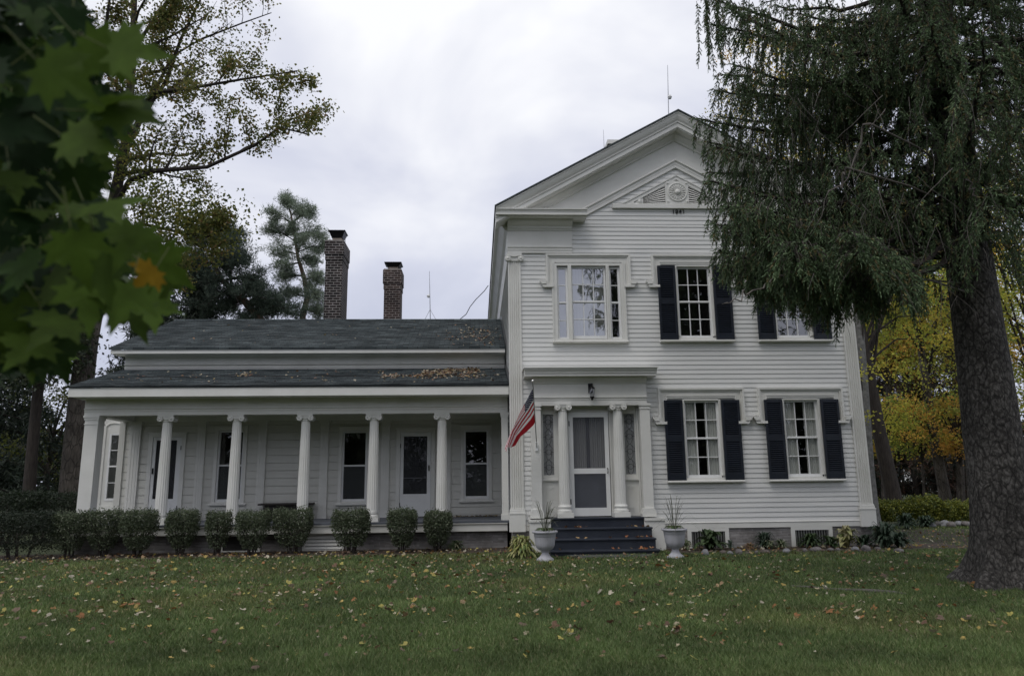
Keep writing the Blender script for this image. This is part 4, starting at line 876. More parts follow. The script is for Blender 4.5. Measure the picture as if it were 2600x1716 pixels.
# ---- clipped shrubs along the porch
def shrub(name, cx, cy, wd, h, dp, label, cat, seed, n=3600, group=None, cols=None, leaf=0.037, neck=0.50, stemc=12, z0=0.0, boxy=5.5):
    r = np.random.default_rng(seed); t = thing(name, (cx, cy, z0), label, cat, group)
    cols = cols or [(0.066, 0.090, 0.046), (0.092, 0.120, 0.064), (0.118, 0.148, 0.086), (0.165, 0.185, 0.122)]
    n = int(n*2.3)
    vr = np.random.default_rng(seed+999); nv = 1.0
    if name == 'clipped_shrub': n = int(n*vr.uniform(0.72, 1.0)); neck *= vr.uniform(0.85, 1.2); h *= vr.uniform(0.97, 1.03); dp *= vr.uniform(0.85, 1.15)
    # points in a superellipsoid with a tapered foot, biased toward the surface
    q = r.uniform(-1, 1, (int(n*1.6), 3)); rd_ = boxy > 3.5; nm = (np.abs(q[:, :2] if rd_ else q)**(3.2 if rd_ else boxy)).sum(1, keepdims=True)**(1/(3.2 if rd_ else boxy)); ok = nm[:, 0] < 1; q, nm = q[ok], nm[ok]; q[:, :2] *= nm**-0.35; q[:, 2] = np.sign(q[:, 2])*np.abs(q[:, 2])**0.8; q[:, :2] *= 1-0.16*np.clip((q[:, 2:3]-0.72)/0.28, 0, 1)**2; q *= 1+(0.05 if rd_ else 0.16)*np.sin(5*q[:, :1]+seed)*(1 if rd_ else np.cos(4*q[:, 1:2]+2*q[:, 2:3]))+r.normal(0, 0.035, (len(q), 1))
    zc = (q[:, 2]+1)/2; keep = (zc > 0.16) | (r.uniform(0, 1, len(q)) < 0.12); q = q[keep]; zc = zc[keep]
    tp = neck+(1-neck)*np.clip((zc-0.12)/0.45, 0, 1)
    thin = r.uniform(0, 1, len(q)) < np.clip(0.06+1.45*(zc-0.08), 0, 1); q, zc, tp = q[thin], zc[thin], tp[thin]
    sh = (zc > 0.9)*r.uniform(0, 1, len(q))**6*0.09
    P = np.stack([cx+q[:, 0]*tp*wd/2, cy+q[:, 1]*tp*dp/2, z0+zc*h*0.97+sh], 1)
    V = leaf_quads(P, leaf, 0.6, 0.2, r=r); soup('foliage', V, 4, LEAFM, t, rep(pick(len(P), cols, r, 0.25), 4))
    w = MB(); rr = random.Random(seed)
    for i in range(stemc):
        a = rr.uniform(0, 6.28); p = np.array([cx+0.10*wd*math.cos(a), cy+0.1*dp*math.sin(a), z0-0.02]); dirv = np.array([math.cos(a)*wd*0.42, math.sin(a)*dp*0.4, h*0.8])
        w.tube([p+dirv*u*np.array([u, u, 1])+np.array([rr.uniform(-.02, .02), 0, 0]) for u in (0, .3, .6, 1.0)], [0.014, 0.011, 0.008, 0.004], 5)
        for j in range(3):
            u = rr.uniform(0.25, 0.8); q0 = p+dirv*u*np.array([u, u, 1]); w.tube([q0, q0+np.array([rr.uniform(-.16, .16)*wd, rr.uniform(-.16, .16)*dp, 0.2*h])], [0.006, 0.003], 4)
    w.build('stems', TWIG, t)
    return t
SH = [(160, 1190, 72, 'leftmost clipped shrub, just right of the dark hedge clump'), (238, 1185, 88, 'clipped shrub in front of the square corner post of the porch'), (319, 1186, 82, 'clipped shrub in front of the gap left of the first round porch column'),
      (418, 1186, 76, 'clipped shrub just right of the first round porch column'), (503, 1188, 58, 'narrowest clipped shrub, left of the second porch column'), (583, 1188, 80, 'clipped shrub in front of the dark crawl space opening'),
      (678, 1181, 98, 'big clipped shrub in front of the middle porch column and the bench'), (815, 1182, 96, 'wide clipped shrub left of the fourth porch column, over the white slatted vent'),
      (933, 1180, 74, 'clipped shrub in front of the right porch door'), (1015, 1185, 72, 'rightmost clipped shrub, at the foot of the last round porch column')]
for i, (x, yt, wd, lab) in enumerate(SH):
    Y = 0.15+0.12*math.sin(i*2.3); p = dsp(x, 1284, Y); top = dsp(x, yt, Y-0.25)[2]
    shrub('clipped_shrub', p[0], Y, wd*1.0943/1857*(Y+16)*0.88, top, 0.70, lab, 'shrub', 100+i, group='clipped shrubs along the porch', n=4200 if wd > 60 else 3000)
p = dsp(52, 1284, 0.0); shrub('hedge_clump', p[0]-0.15, 0.1, 1.75, dsp(50, 1187, 0)[2], 1.3, 'dark overgrown hedge clump at the left edge of the lawn, below the conifers', 'hedge', 131, n=7000, neck=0.9, cols=[(0.014, 0.024, 0.013), (0.022, 0.034, 0.018), (0.03, 0.04, 0.022)])
for i, (x, y, Y, wd, h) in enumerate(((8, 1180, 4.0, 1.9, 1.35), (105, 1175, 4.6, 1.7, 1.3))):
    p = dsp(x, y, Y); shrub('background_shrub', p[0], Y, wd, h, 1.4, ['dark shrub at the far left frame edge behind the hedge clump', 'dark shrub behind the hedge clump at the foot of the two trunks'][i], 'shrub', 140+i, n=4000, neck=0.85, leaf=0.05, cols=[(0.018, 0.03, 0.016), (0.028, 0.042, 0.02)], group='dark shrubs behind the hedge')

# ---- leafy plants
def strap_leaf(p, az, L, wd, rise, droop, r, segs=5, fold=0.15):
    """arching leaf strip: list of quads"""
    d = np.array([math.cos(az), math.sin(az), 0]); s = np.array([-math.sin(az), math.cos(az), 0]); rows = []
    for i in range(segs+1):
        t = i/segs; c_ = p+d*L*(t*0.9)+np.array([0, 0, rise*math.sin(min(1, t*1.15)*math.pi*0.5)-droop*t**2.2]); wv = wd*max(0.04, math.sin(math.pi*min(1.0, 0.12+t*0.88)))**0.8
        rows.append((c_-s*wv/2+np.array([0, 0, fold*wv]), c_, c_+s*wv/2+np.array([0, 0, fold*wv])))
    q = []
    for i in range(segs):
        a, b = rows[i], rows[i+1]; q += [a[0], a[1], b[1], b[0], a[1], a[2], b[2], b[1]]
    return q
def clump(name, x, y, rad, h, n, wd, cols, label, cat, seed, group=None, droop=0.5, z=0.0, segs=5):
    r = random.Random(seed); nr = np.random.default_rng(seed); V = []; C = []
    for i in range(n):
        az = r.uniform(0, 6.283); L = rad*r.uniform(0.5, 1.05); k = r.uniform(0.35, 1.0); q = strap_leaf(np.array([x+0.06*rad*math.cos(az*3), y+0.06*rad*math.sin(az*3), z+0.01]), az, L*(1.1-0.5*k), wd*r.uniform(0.7, 1.15), h*k*1.2, h*droop*r.uniform(0.5, 1.2), r, segs)
        V += q; C += [tuple(np.array(cols[r.randrange(len(cols))])*r.uniform(0.8, 1.2))]*len(q)
    return tag(soup(name, np.array(V), 4, LEAFM, None, np.array(C), loc=(x, y, z)), label, cat, group)
HG = [(0.035, 0.065, 0.022), (0.05, 0.085, 0.03), (0.065, 0.10, 0.04)]; HY = [(0.36, 0.36, 0.13), (0.27, 0.31, 0.10), (0.44, 0.42, 0.20), (0.16, 0.23, 0.07)]; HB = [(0.03, 0.055, 0.03), (0.04, 0.07, 0.04)]
g = ground_at(1325, 1418); clump('hosta', g[0]+0.02, g[1]+0.15, 0.40, 0.42, 210, 0.085, HY, 'round yellow green hosta between the porch and the left urn', 'hosta', 1)
g = ground_at(1155, 1405); clump('low_perennial', g[0], 0.35, 0.36, 0.22, 80, 0.05, [(0.06, 0.10, 0.04), (0.12, 0.16, 0.08), (0.2, 0.2, 0.12)], 'straggly pale green plant right of the last clipped shrub', 'plant', 2)
w8 = lambda a, b: (a*0.2862+1680, b*0.2862+1200)
for i, (a, b, rad, h, n, wd, cols, lab, nm) in enumerate((
    (430, 690, 0.50, 0.42, 60, 0.15, HG, 'big leaved green hosta in front of the left cellar window', 'hosta'),
    (225, 690, 0.22, 0.22, 50, 0.04, [(0.10, 0.15, 0.07), (0.3, 0.3, 0.2)], 'small variegated plant right behind the right urn', 'small_perennial'),
    (605, 680, 0.17, 0.20, 40, 0.035, [(0.12, 0.16, 0.13), (0.06, 0.09, 0.06)], 'small silvery plant right of the left cellar window', 'small_perennial'),
    (915, 650, 0.38, 0.36, 110, 0.035, HB, 'dark bushy plant against the foundation between the cellar windows', 'low_perennial'),
    (950, 680, 0.26, 0.18, 90, 0.035, [(0.14, 0.18, 0.09), (0.3, 0.31, 0.2), (0.05, 0.08, 0.03)], 'speckled pale plant left of the right cellar window, the left one of two', 'small_perennial'),
    (1065, 680, 0.26, 0.20, 90, 0.035, [(0.14, 0.18, 0.09), (0.3, 0.31, 0.2), (0.05, 0.08, 0.03)], 'speckled pale plant close at the left edge of the right cellar window', 'small_perennial'),
    (780, 690, 0.24, 0.14, 60, 0.03, [(0.22, 0.12, 0.06), (0.3, 0.2, 0.1), (0.12, 0.10, 0.05)], 'withered orange brown plant among the border stones', 'withered_perennial'),
    (1330, 670, 0.40, 0.30, 70, 0.08, HG, 'green leafy plant under the right cellar window', 'hosta'),
    (1500, 670, 0.34, 0.26, 60, 0.07, HG, 'low green plant left of the pale yellow hosta', 'hosta'),
    (1640, 668, 0.42, 0.46, 46, 0.14, [(0.45, 0.43, 0.20), (0.36, 0.37, 0.15), (0.52, 0.48, 0.28), (0.20, 0.24, 0.08)], 'pale yellow broad leaved hosta near the right house corner', 'hosta'),
    (1800, 670, 0.34, 0.30, 70, 0.06, HB, 'dark plant at the right house corner behind the tallest border stone', 'low_perennial'),
    (2000, 672, 0.60, 0.50, 110, 0.09, [(0.035, 0.06, 0.035), (0.05, 0.08, 0.05), (0.065, 0.095, 0.06)], 'large dark green hosta mound past the right house corner', 'hosta'),
    (2110, 676, 0.45, 0.34, 80, 0.08, [(0.035, 0.06, 0.035), (0.05, 0.08, 0.05)], 'dark green hosta at the right end of the stone border', 'hosta'))):
    g = ground_at(*w8(a, b)); y = min(max(g[1]+0.12, -0.85), -0.30) if a < 1850 else g[1]+0.25
    clump(nm, pix(w8(a, b)[0], 1390, y)[0], y, rad, h, n, wd, cols, lab, 'hosta' if nm == 'hosta' else 'plant', 20+i, segs=4)

# ---- border stones
ROCKM = [mat('border_stone_a', (0.17, 0.155, 0.15), 0.9, 0.3, 6, 0.5, 30), mat('border_stone_b', (0.24, 0.24, 0.25), 0.9, 0.25, 6, 0.5, 30), mat('border_stone_c', (0.12, 0.10, 0.09), 0.9, 0.3, 6, 0.5, 30)]
def rock(x, y, sx, sy, sz, m, label, seed, group):
    import bmesh
    bm = bmesh.new(); bmesh.ops.create_icosphere(bm, subdivisions=3, radius=1.0); r = random.Random(seed); ks = [(r.uniform(-1, 1), r.uniform(-1, 1), r.uniform(-1, 1), r.uniform(0.6, 1)) for _ in range(9)]
    for v in bm.verts:
        d = 1.0
        for k in ks:
            kv = Vector(k[:3]).normalized(); t = v.co.dot(kv)-k[3]
            if t > 0: d -= t*0.75
        v.co *= d; v.co.x *= sx; v.co.y *= sy; v.co.z *= sz
    me = bpy.data.meshes.new('stone'); bm.to_mesh(me); bm.free(); me.polygons.foreach_set('use_smooth', [True]*len(me.polygons)); me.materials.append(m)
    o = _link(bpy.data.objects.new('border_stone', me), None, (x, y, sz*0.55)); tag(o, label, 'stone', group)
RK = [(390, 712, 68, 56, 1, 'bluish white round border stone, the biggest below the left cellar window'), (545, 708, 62, 36, 2, 'dark brown border stone right below the big leaved hosta'), (612, 712, 56, 32, 1, 'blue grey flat border stone right of the left cellar window'),
      (688, 705, 60, 56, 0, 'upright pale border stone under the wall between the cellar windows'), (760, 716, 46, 26, 2, 'small brown border stone beside the withered plant'), (842, 706, 40, 30, 0, 'small pinkish border stone right of the withered plant'),
      (925, 702, 96, 40, 2, 'long dark border stone under the speckled plants'), (1108, 695, 62, 44, 1, 'grey border stone left of the right cellar window'), (1270, 690, 50, 36, 0, 'small pink grey border stone below the right cellar window'),
      (1360, 680, 108, 46, 0, 'longest flat border stone, right of the small pink grey one'), (1500, 684, 56, 32, 0, 'flat border stone below the low green plant'), (1566, 684, 44, 30, 0, 'small round border stone left of the pale yellow hosta'),
      (1720, 680, 68, 44, 1, 'whitish border stone right under the pale yellow hosta'), (1814, 680, 78, 66, 0, 'tallest border stone, pointed, at the right house corner'), (1920, 680, 52, 40, 0, 'rounded border stone under the dark hosta mound'),
      (1966, 700, 36, 24, 2, 'tiny border stone in front of the dark hosta mound'), (2106, 695, 82, 48, 0, 'brownish border stone at the right end of the row')]
for i, (a, b, wp, hp, mi, lab) in enumerate(RK):
    px, py = w8(a, b+hp*0.35); g = ground_at(px, py); dist = g[1]+16; s = dist/1857*0.2862
    rock(g[0], g[1], wp*s*0.55, wp*s*0.42, hp*s*0.62, ROCKM[mi], lab, 300+i, 'stones edging the flower bed')
for i, x in enumerate((2142, 2158, 2175, 2192, 2208, 2226, 2243, 2259, 2276)):
    g = ground_at(x*1.0943, (1221+2*math.sin(i*2.1))*1.0943); rock(g[0], g[1], 0.13+0.05*math.sin(i*1.7)**2, 0.12, 0.09+0.03*math.cos(i)**2, ROCKM[i % 2], 'pale stone in the row at the foot of the yellow green hedge', 340+i, 'stones at the foot of the hedge')

# ---- urns
URNM = mat('grey_white_urn', (0.44, 0.44, 0.475), 0.7, 0.08, 7, 0.15, 30, (1, 1, 0.5), col2=(0.33, 0.33, 0.345), thr=(0.42, 0.75))
def urn(cx, cy, label, plab, seed):
    t = thing('planter_urn', (cx, cy, 0), label, 'urn', 'urns flanking the steps')
    w = MB(); fl = lambda a: 1+0.018*math.cos(a*24)
    w.lathe((cx, cy, 0), [(0.165, 0.0), (0.165, 0.025), (0.155, 0.04), (0.105, 0.075), (0.075, 0.115), (0.062, 0.15), (0.072, 0.165), (0.078, 0.18)], 32); w.build('foot', URNM, t)
    w = MB(); w.lathe((cx, cy, 0), [(0.07, 0.18), (0.12, 0.20), (0.158, 0.235), (0.178, 0.29), (0.185, 0.36), (0.197, 0.43)], 72, fl)
    w.lathe((cx, cy, 0), [(0.192, 0.43), (0.202, 0.44), (0.208, 0.50), (0.20, 0.505)], 40); w.build('bowl', URNM, t)
    w = MB(); w.lathe((cx, cy, 0), [(0.205, 0.50), (0.232, 0.503), (0.242, 0.515), (0.242, 0.53), (0.232, 0.543), (0.21, 0.545), (0.195, 0.53), (0.19, 0.50)], 40); w.build('rim', URNM, t)
    w = MB(); w.lathe((cx, cy, 0), [(0.19, 0.495), (0.19, 0.515), (0.0, 0.52)], 24); w.build('potting_soil', SOIL, t)
    r = random.Random(seed); V = []; C = []
    for i in range(34):
        az = r.uniform(0, 6.28); k = r.uniform(0.05, 0.95); q = strap_leaf(np.array([cx+0.02*math.cos(az), cy+0.02*math.sin(az), 0.52]), az, 0.62*(1.08-k*0.78), 0.012, 0.56*k+0.16, 0.30*(1-k), r, 7, 0.1); V += q
        C += [tuple(np.array(r.choice([(0.08, 0.088, 0.06), (0.12, 0.128, 0.09), (0.16, 0.17, 0.12)]))*r.uniform(0.8, 1.2))]*len(q)
    for i in range(60):
        az = r.uniform(0, 6.28); rd = r.uniform(0.0, 0.02); q = strap_leaf(np.array([cx+rd*math.cos(az), cy+rd*math.sin(az), 0.515]), az, 0.21, 0.03, 0.12, 0.10, r, 3); V += q; C += [(0.09*r.uniform(.7, 1.3), 0.13, 0.05)]*len(q)
    tag(soup('spike_plant', np.array(V), 4, LEAFM, None, np.array(C), loc=(cx, cy, 0.52)), plab, 'plant', 'spiky plants in the urns')
urn(1.25, -1.92, 'grey white planter urn left of the dark steps', 'spiky grass like plant in the urn left of the steps', 1)
urn(3.73, -1.80, 'grey white planter urn right of the dark steps', 'spiky grass like plant in the urn right of the steps', 2)

# ---- bench on the porch
t = thing('porch_bench', (-4.66, 2.45, 0.597), 'low dark wooden bench table against the porch wall behind the middle column', 'bench')
BW = mat('dark_weathered_wood', (0.035, 0.030, 0.027), 0.7, 0.4, 4, 0.4, 30, (1, 8, 8))
w = MB(); w.bbox(-5.26, -4.02, 2.18, 2.70, 0.945, 0.985, 0.006); w.build('bench_top', BW, t)
for a in (-5.12, -4.24): w = MB(); w.box(a, a+0.09, 2.24, 2.66, 0.597, 0.944); w.build('side_panel', BW, t)
w = MB(); w.box(-5.03, -4.24, 2.25, 2.28, 0.84, 0.944); w.build('apron', BW, t)
w = MB(); w.box(-5.03, -4.24, 2.28, 2.64, 0.66, 0.69); w.build('shelf', BW, t)

# ---- lantern, flag, rods, wire
t = thing('wall_lantern', (2.46, -0.21, 3.42), 'black wall lantern with a clear glass shade on the frieze above the front door', 'lantern')
w = MB(); w.bbox(2.41, 2.508, -0.235, -0.2, 3.318, 3.525, 0.006); w.build('back_plate', BLACK, t)
w = MB(); w.tube([(2.468, -0.235, 3.46), (2.47, -0.30, 3.475), (2.472, -0.335, 3.46)], 0.012, 6); w.lathe((2.472, -0.335, 0), [(0.0, 3.46), (0.03, 3.45), (0.064, 3.405), (0.066, 3.395), (0.0, 3.40)], 20); w.build('lantern_cap', BLACK, t)
w = MB(); w.lathe((2.472, -0.335, 0), [(0.052, 3.395), (0.060, 3.34), (0.057, 3.28), (0.040, 3.22), (0.03, 3.205)], 20); w.build('glass_shade', glass_mat('lantern_glass', 0.1, (0.75, 0.75, 0.76)), t)
w = MB(); w.lathe((2.472, -0.335, 0), [(0.052, 3.225), (0.05, 3.205), (0.03, 3.19), (0.022, 3.165), (0.012, 3.15), (0.0, 3.14)], 16); w.build('finial', BLACK, t)

fb = np.array([1.262, -0.22, 2.17]); ft = pix(1352.7, 967, -1.30); ax = ft-fb; fl_ = np.linalg.norm(ax); axu = ax/fl_
t = thing('house_flag', tuple(fb), 'striped and starred national flag on an angled pole left of the front door', 'flag')
w = MB(); w.tube([fb+axu*0.05, fb+axu*(fl_-0.02)], 0.011, 8); w.build('flag_pole', STEEL, t)
w = MB(); w.lathe(tuple(ft), [(0.0, -0.03), (0.022, -0.02), (0.03, 0.0), (0.022, 0.02), (0.0, 0.03)], 14); w.build('finial', mat('silver_ball', (0.7, 0.7, 0.68), 0.25, 0.05, metal=0.9), t)
w = MB(); w.box(fb[0]-0.03, fb[0]+0.03, -0.22, -0.19, 2.08, 2.22); w.tube([fb+axu*-0.02, fb+axu*0.13], 0.02, 8); w.build('bracket', SASH, t)
# cloth: hoist along the pole (upper end near the finial), fly hanging down to the lower left
def q3(x, y, Y): return pix(1280+x*0.1913, 900+y*0.1913, Y)
H0, H1 = fb+axu*(fl_*0.90), fb+axu*(fl_*0.40)
# corner strands in the photograph: the upper edge of the cloth collapses to the outer lower left, the lower edge runs along the folds
U_ = [H0, q3(300, 592, -1.02), q3(200, 755, -0.95), q3(92, 960, -0.85), q3(8, 1195, -0.78)]
L_ = [H1, q3(385, 935, -0.55), q3(300, 1020, -0.56), q3(215, 1090, -0.58), q3(150, 1205, -0.62)]
def poly(pts, u):
    f = u*(len(pts)-1); i = min(int(f), len(pts)-2); return np.array(pts[i])*(1-(f-i))+np.array(pts[i+1])*(f-i)
NU, NV = 140, 117; vs = []; fs = []; mi_ = []
for iu in range(NU+1):
    u = iu/NU
    for iv in range(NV+1):
        v = iv/NV; p = poly(U_, u)*(1-v)+poly(L_, u)*v
        amp = 0.012+0.05*u; p = p+np.array([0.35, -1.0, 0.1])*amp*math.sin(v*2*math.pi*2.2+u*2.0)+np.array([-0.3, -0.4, -0.55])*(0.10*u*math.sin(math.pi*v))
        p = p+np.array([0, 0, -0.16])*u*u*max(0.0, 1-v*5)
        vs.append(p)
for iu in range(NU):
    for iv in range(NV):
        fs.append((iu*(NV+1)+iv, (iu+1)*(NV+1)+iv, (iu+1)*(NV+1)+iv+1, iu*(NV+1)+iv+1)); u, v = (iu+.5)/NU, (iv+.5)/NV
        sidx = min(12, int((1-(1-v)**1.9)*13)); can = u < 0.34 and sidx < 7
        if can:
            uu, vv = u/0.34, (1-(1-v)**1.9)*13/7; star = False
            for row in range(9):
                cnt = 6 if row % 2 == 0 else 5
                for k_ in range(cnt):
                    su, sv = ((k_+0.5)/6 if cnt == 6 else (k_+1)/6), (row+0.75)/9.5
                    if (uu-su)**2+(vv-sv)**2*0.8 < 0.00075: star = True
            mi_.append(1 if star else 2)
        else: mi_.append(0 if sidx % 2 == 0 else 1)
me = bpy.data.meshes.new('flag_cloth'); me.from_pydata([tuple(p-fb) for p in vs], [], fs)
for m in (mat('flag_red', (0.50, 0.022, 0.035), 0.8, 0.08, 5, trans=0.3), mat('flag_white', (0.90, 0.89, 0.90), 0.8, 0.02, 5, trans=0.3), mat('flag_blue', (0.020, 0.024, 0.085), 0.8, 0.1, 5, trans=0.1)): me.materials.append(m)
me.polygons.foreach_set('material_index', mi_); me.polygons.foreach_set('use_smooth', [True]*len(fs)); me.update()
_link(bpy.data.objects.new('flag_cloth', me), t, tuple(fb))

def rod(base, top, ball, label, tripod=0.0, r0=0.010):
    t = thing('lightning_rod', tuple(base), label, 'lightning rod', 'lightning rods on the roofs' if ball is not None else None); b, tp = np.array(base), np.array(top)
    w = MB(); w.tube([b, b*0.5+tp*0.5, tp], [r0, r0*0.8, r0*0.45], 6); w.build('spike', STEEL, t)
    if ball is not None:
        w = MB(); w.lathe(tuple(ball), [(0.0, -0.055), (0.035, -0.045), (0.055, 0.0), (0.035, 0.045), (0.0, 0.055)], 16); w.build('glass_ball', mat('milk_glass', (0.75, 0.75, 0.75), 0.25, 0.03), t)
    if tripod:
        for s in (-1, 1):
            w = MB(); w.tube([b+(tp-b)*0.24, b+np.array([s*tripod, 0.05, -0.02])], 0.006, 5); w.build('brace', STEEL, t)
rod((4.66, 0.3, 9.83), pix(1695, 166, 0.3), pix(1700.5, 247, 0.3), 'tall lightning rod with a white ball on the main gable peak', 0.0, 0.014)
rod((-1.44, 6.0, 6.25), pix(1090.3, 688, 6.0), pix(1088, 751.7, 6.0), 'braced lightning rod with a white ball on the ridge of the porch wing', 0.22, 0.013)
b = pix(876, 640, 7.3); rod((b[0], 7.3, 8.85), pix(877, 592, 7.3), None, 'thin bare rod at the right rear of the taller chimney', 0.0, 0.012)
b = pix(1534, 374, 6.2); rod((b[0], 6.2, b[2]-0.5), pix(1532, 330, 6.2), None, 'thin bare rod beside the chimney of the main roof', 0.0, 0.012)
pts = [pix(750+x*0.2551, 480+y*0.2551, 6.2) for x, y in ((1920, 960), (1880, 1015), (1830, 1065), (1795, 1100), (1740, 1170), (1700, 1245), (1615, 1315))]
w = MB(); w.tube(pts, 0.012, 5); tag(w.build('roof_wire', BLACK, None, tuple(pts[-1])), 'thin slack wire from the main eave down to the wing roof', 'wire')
#@@TREES
# ------------------------------------------------------------------ trees
def grow(w, path, rad, r, level, tips, nch, ratio, spread, lift=0.0, jitter=0.12, tmin=0.25):
    """tube along path, then child twigs; collects twig points for leaves"""
    path = [np.asarray(p, float) for p in path]; n = len(path); L = sum(np.linalg.norm(path[i+1]-path[i]) for i in range(n-1))
    rs = [rad*(1-0.75*(i/(n-1))) for i in range(n)]; w.tube(path, rs, 8 if rad > 0.08 else (5 if rad > 0.02 else 4), cap=False)
    if level == 0:
        for t in (0.35, 0.55, 0.75, 0.9, 1.0): tips.append(poly(path, t))
        return
    for i in range(nch[0]):
        t = tmin+(1-tmin)*(i+r.random())/nch[0]; p = poly(path, min(t, 0.999)); q = poly(path, min(t+0.03, 1.0)); o = poly(path, max(t-0.03, 0)); tan = (q-o)/(np.linalg.norm(q-o)+1e-9)
        v = np.array([r.gauss(0, 1), r.gauss(0, 1), r.gauss(0, 1)]); v -= tan*v.dot(tan); v /= np.linalg.norm(v)
        dv = tan*(1-spread)+v*spread; dv[2] += lift; dv /= np.linalg.norm(dv); l = L*ratio*(1.15-0.6*t)*r.uniform(0.6, 1.25); m = 4
        pp = [p]; cur = dv.copy()
        for k in range(m):
            cur = cur+np.array([r.gauss(0, jitter), r.gauss(0, jitter), r.gauss(0, jitter)+0.03]); cur /= np.linalg.norm(cur); pp.append(pp[-1]+cur*l/m)
        grow(w, pp, max(0.004, rad*(1-0.7*t)*0.5), r, level-1, tips, nch[1:], ratio, spread, lift, jitter, 0.2)
def foliage(tips, per, spread, size, cols, r, droop=0.2, flat=0.2, asp=0.8, wts=None, jit=0.25):
    T = np.array(tips); P = np.repeat(T, per, axis=0)+r.normal(0, spread, (len(T)*per, 3)); return leaf_quads(P, size, asp, flat, droop, r), rep(pick(len(P), cols, r, jit, wts), 4)

# the tall maple behind the left end of the wing
D = lambda x, y, Y: dsp(x, y, Y)
Y0 = 9.0
t = thing('tall_maple', tuple(D(168, 1195, Y0)*np.array([1, 1, 0])), 'tall thinning maple with a thick trunk rising behind the left end of the porch', 'tree')
w = MB(); tr = [D(166, 1215, Y0), D(170, 1150, Y0), D(182, 980, Y0), D(192, 880, Y0), D(203, 790, Y0), D(222, 690, Y0), D(228, 600, Y0)]; tr[0][2] = -0.1
w.tube(tr, [0.52, 0.44, 0.38, 0.35, 0.33, 0.31, 0.28], 14); w.build('trunk', BARK, t)
w = MB(); tips = []; r = random.Random(21)
limbs = [([D(226, 610, Y0), D(195, 520, Y0), D(165, 400, Y0-1), D(140, 250, Y0-1.5), D(130, 60, Y0-2), D(120, -120, Y0-2)], 0.22, 12),
         ([D(226, 610, Y0), D(262, 480, Y0), D(292, 330, Y0), D(305, 180, Y0), D(312, 0, Y0+.3), D(318, -160, Y0+.5)], 0.24, 12),
         ([D(258, 490, Y0), D(300, 420, Y0-.5), D(360, 397, Y0-1), D(480, 388, Y0-1.2), D(590, 338, Y0-1.5), D(650, 296, Y0-1.6), D(715, 312, Y0-1.8)], 0.10, 13),
         ([D(290, 340, Y0), D(330, 270, Y0+.5), D(385, 190, Y0+1), D(420, 90, Y0+1), D(480, -30, Y0+1)], 0.13, 12),
         ([D(300, 270, Y0), D(360, 215, Y0-1), D(440, 205, Y0-1.5), D(560, 185, Y0-2), D(690, 165, Y0-2)], 0.09, 12),
         ([D(240, 570, Y0), D(330, 520, Y0-.5), D(420, 540, Y0-1), D(480, 550, Y0-1.2), D(545, 520, Y0-1.4)], 0.08, 8),
         ([D(335, 260, Y0), D(400, 130, Y0+1.5), D(470, 90, Y0+2), D(560, 55, Y0+2), D(630, 30, Y0+2)], 0.07, 10),
         ([D(200, 530, Y0), D(120, 450, Y0-1), D(40, 380, Y0-2), D(-60, 330, Y0-2)], 0.14, 10),
         ([D(150, 330, Y0-1), D(200, 220, Y0-2), D(240, 100, Y0-2.5), D(260, -40, Y0-3)], 0.12, 10),
         ([D(310, 120, Y0), D(360, 40, Y0-1), D(420, -40, Y0-1)], 0.08, 8),
         ([D(225, 620, Y0), D(300, 600, Y0-1.2), D(380, 610, Y0-1.8), D(440, 640, Y0-2)], 0.06, 6)]
for li, (pth, rad, nc) in enumerate(limbs):
    tp = []; grow(w, pth, rad, r, 2, tp, (nc, 6, 4), 0.25, 0.62, 0.08, 0.14); tips += [p for p in tp if r.random() < (0.30 if li in (6,) else 0.85)]
w.build('branches', BARKD, t)
nr = np.random.default_rng(22)
tips = [q for q in tips if nr.uniform() < 0.92]
V, c = foliage(tips, 13, 0.17, 0.105, [(0.14, 0.16, 0.045), (0.19, 0.19, 0.06), (0.10, 0.12, 0.04), (0.25, 0.21, 0.07), (0.24, 0.155, 0.065)], nr, 0.4, wts=[.3, .25, .25, .12, .08])
soup('crown', V, 4, CROWNM, t, c)
# dense olive leaves low in the crown, over the pine
lowT = [D(r.uniform(330, 470), r.uniform(440, 560), Y0-r.uniform(0, 2.5)) for _ in range(70)]+[D(r.uniform(400, 560), r.uniform(480, 560), Y0-1.2) for _ in range(18)]+[D(r.uniform(240, 330), r.uniform(280, 420), Y0-r.uniform(-1, 1.5)) for _ in range(60)]
V, c = foliage(lowT, 38, 0.34, 0.11, [(0.17, 0.19, 0.045), (0.24, 0.22, 0.055), (0.12, 0.145, 0.04), (0.07, 0.09, 0.035)], nr, 0.4, wts=[.3, .2, .25, .25]); soup('crown_boughs', V, 4, CROWNM, t, c)

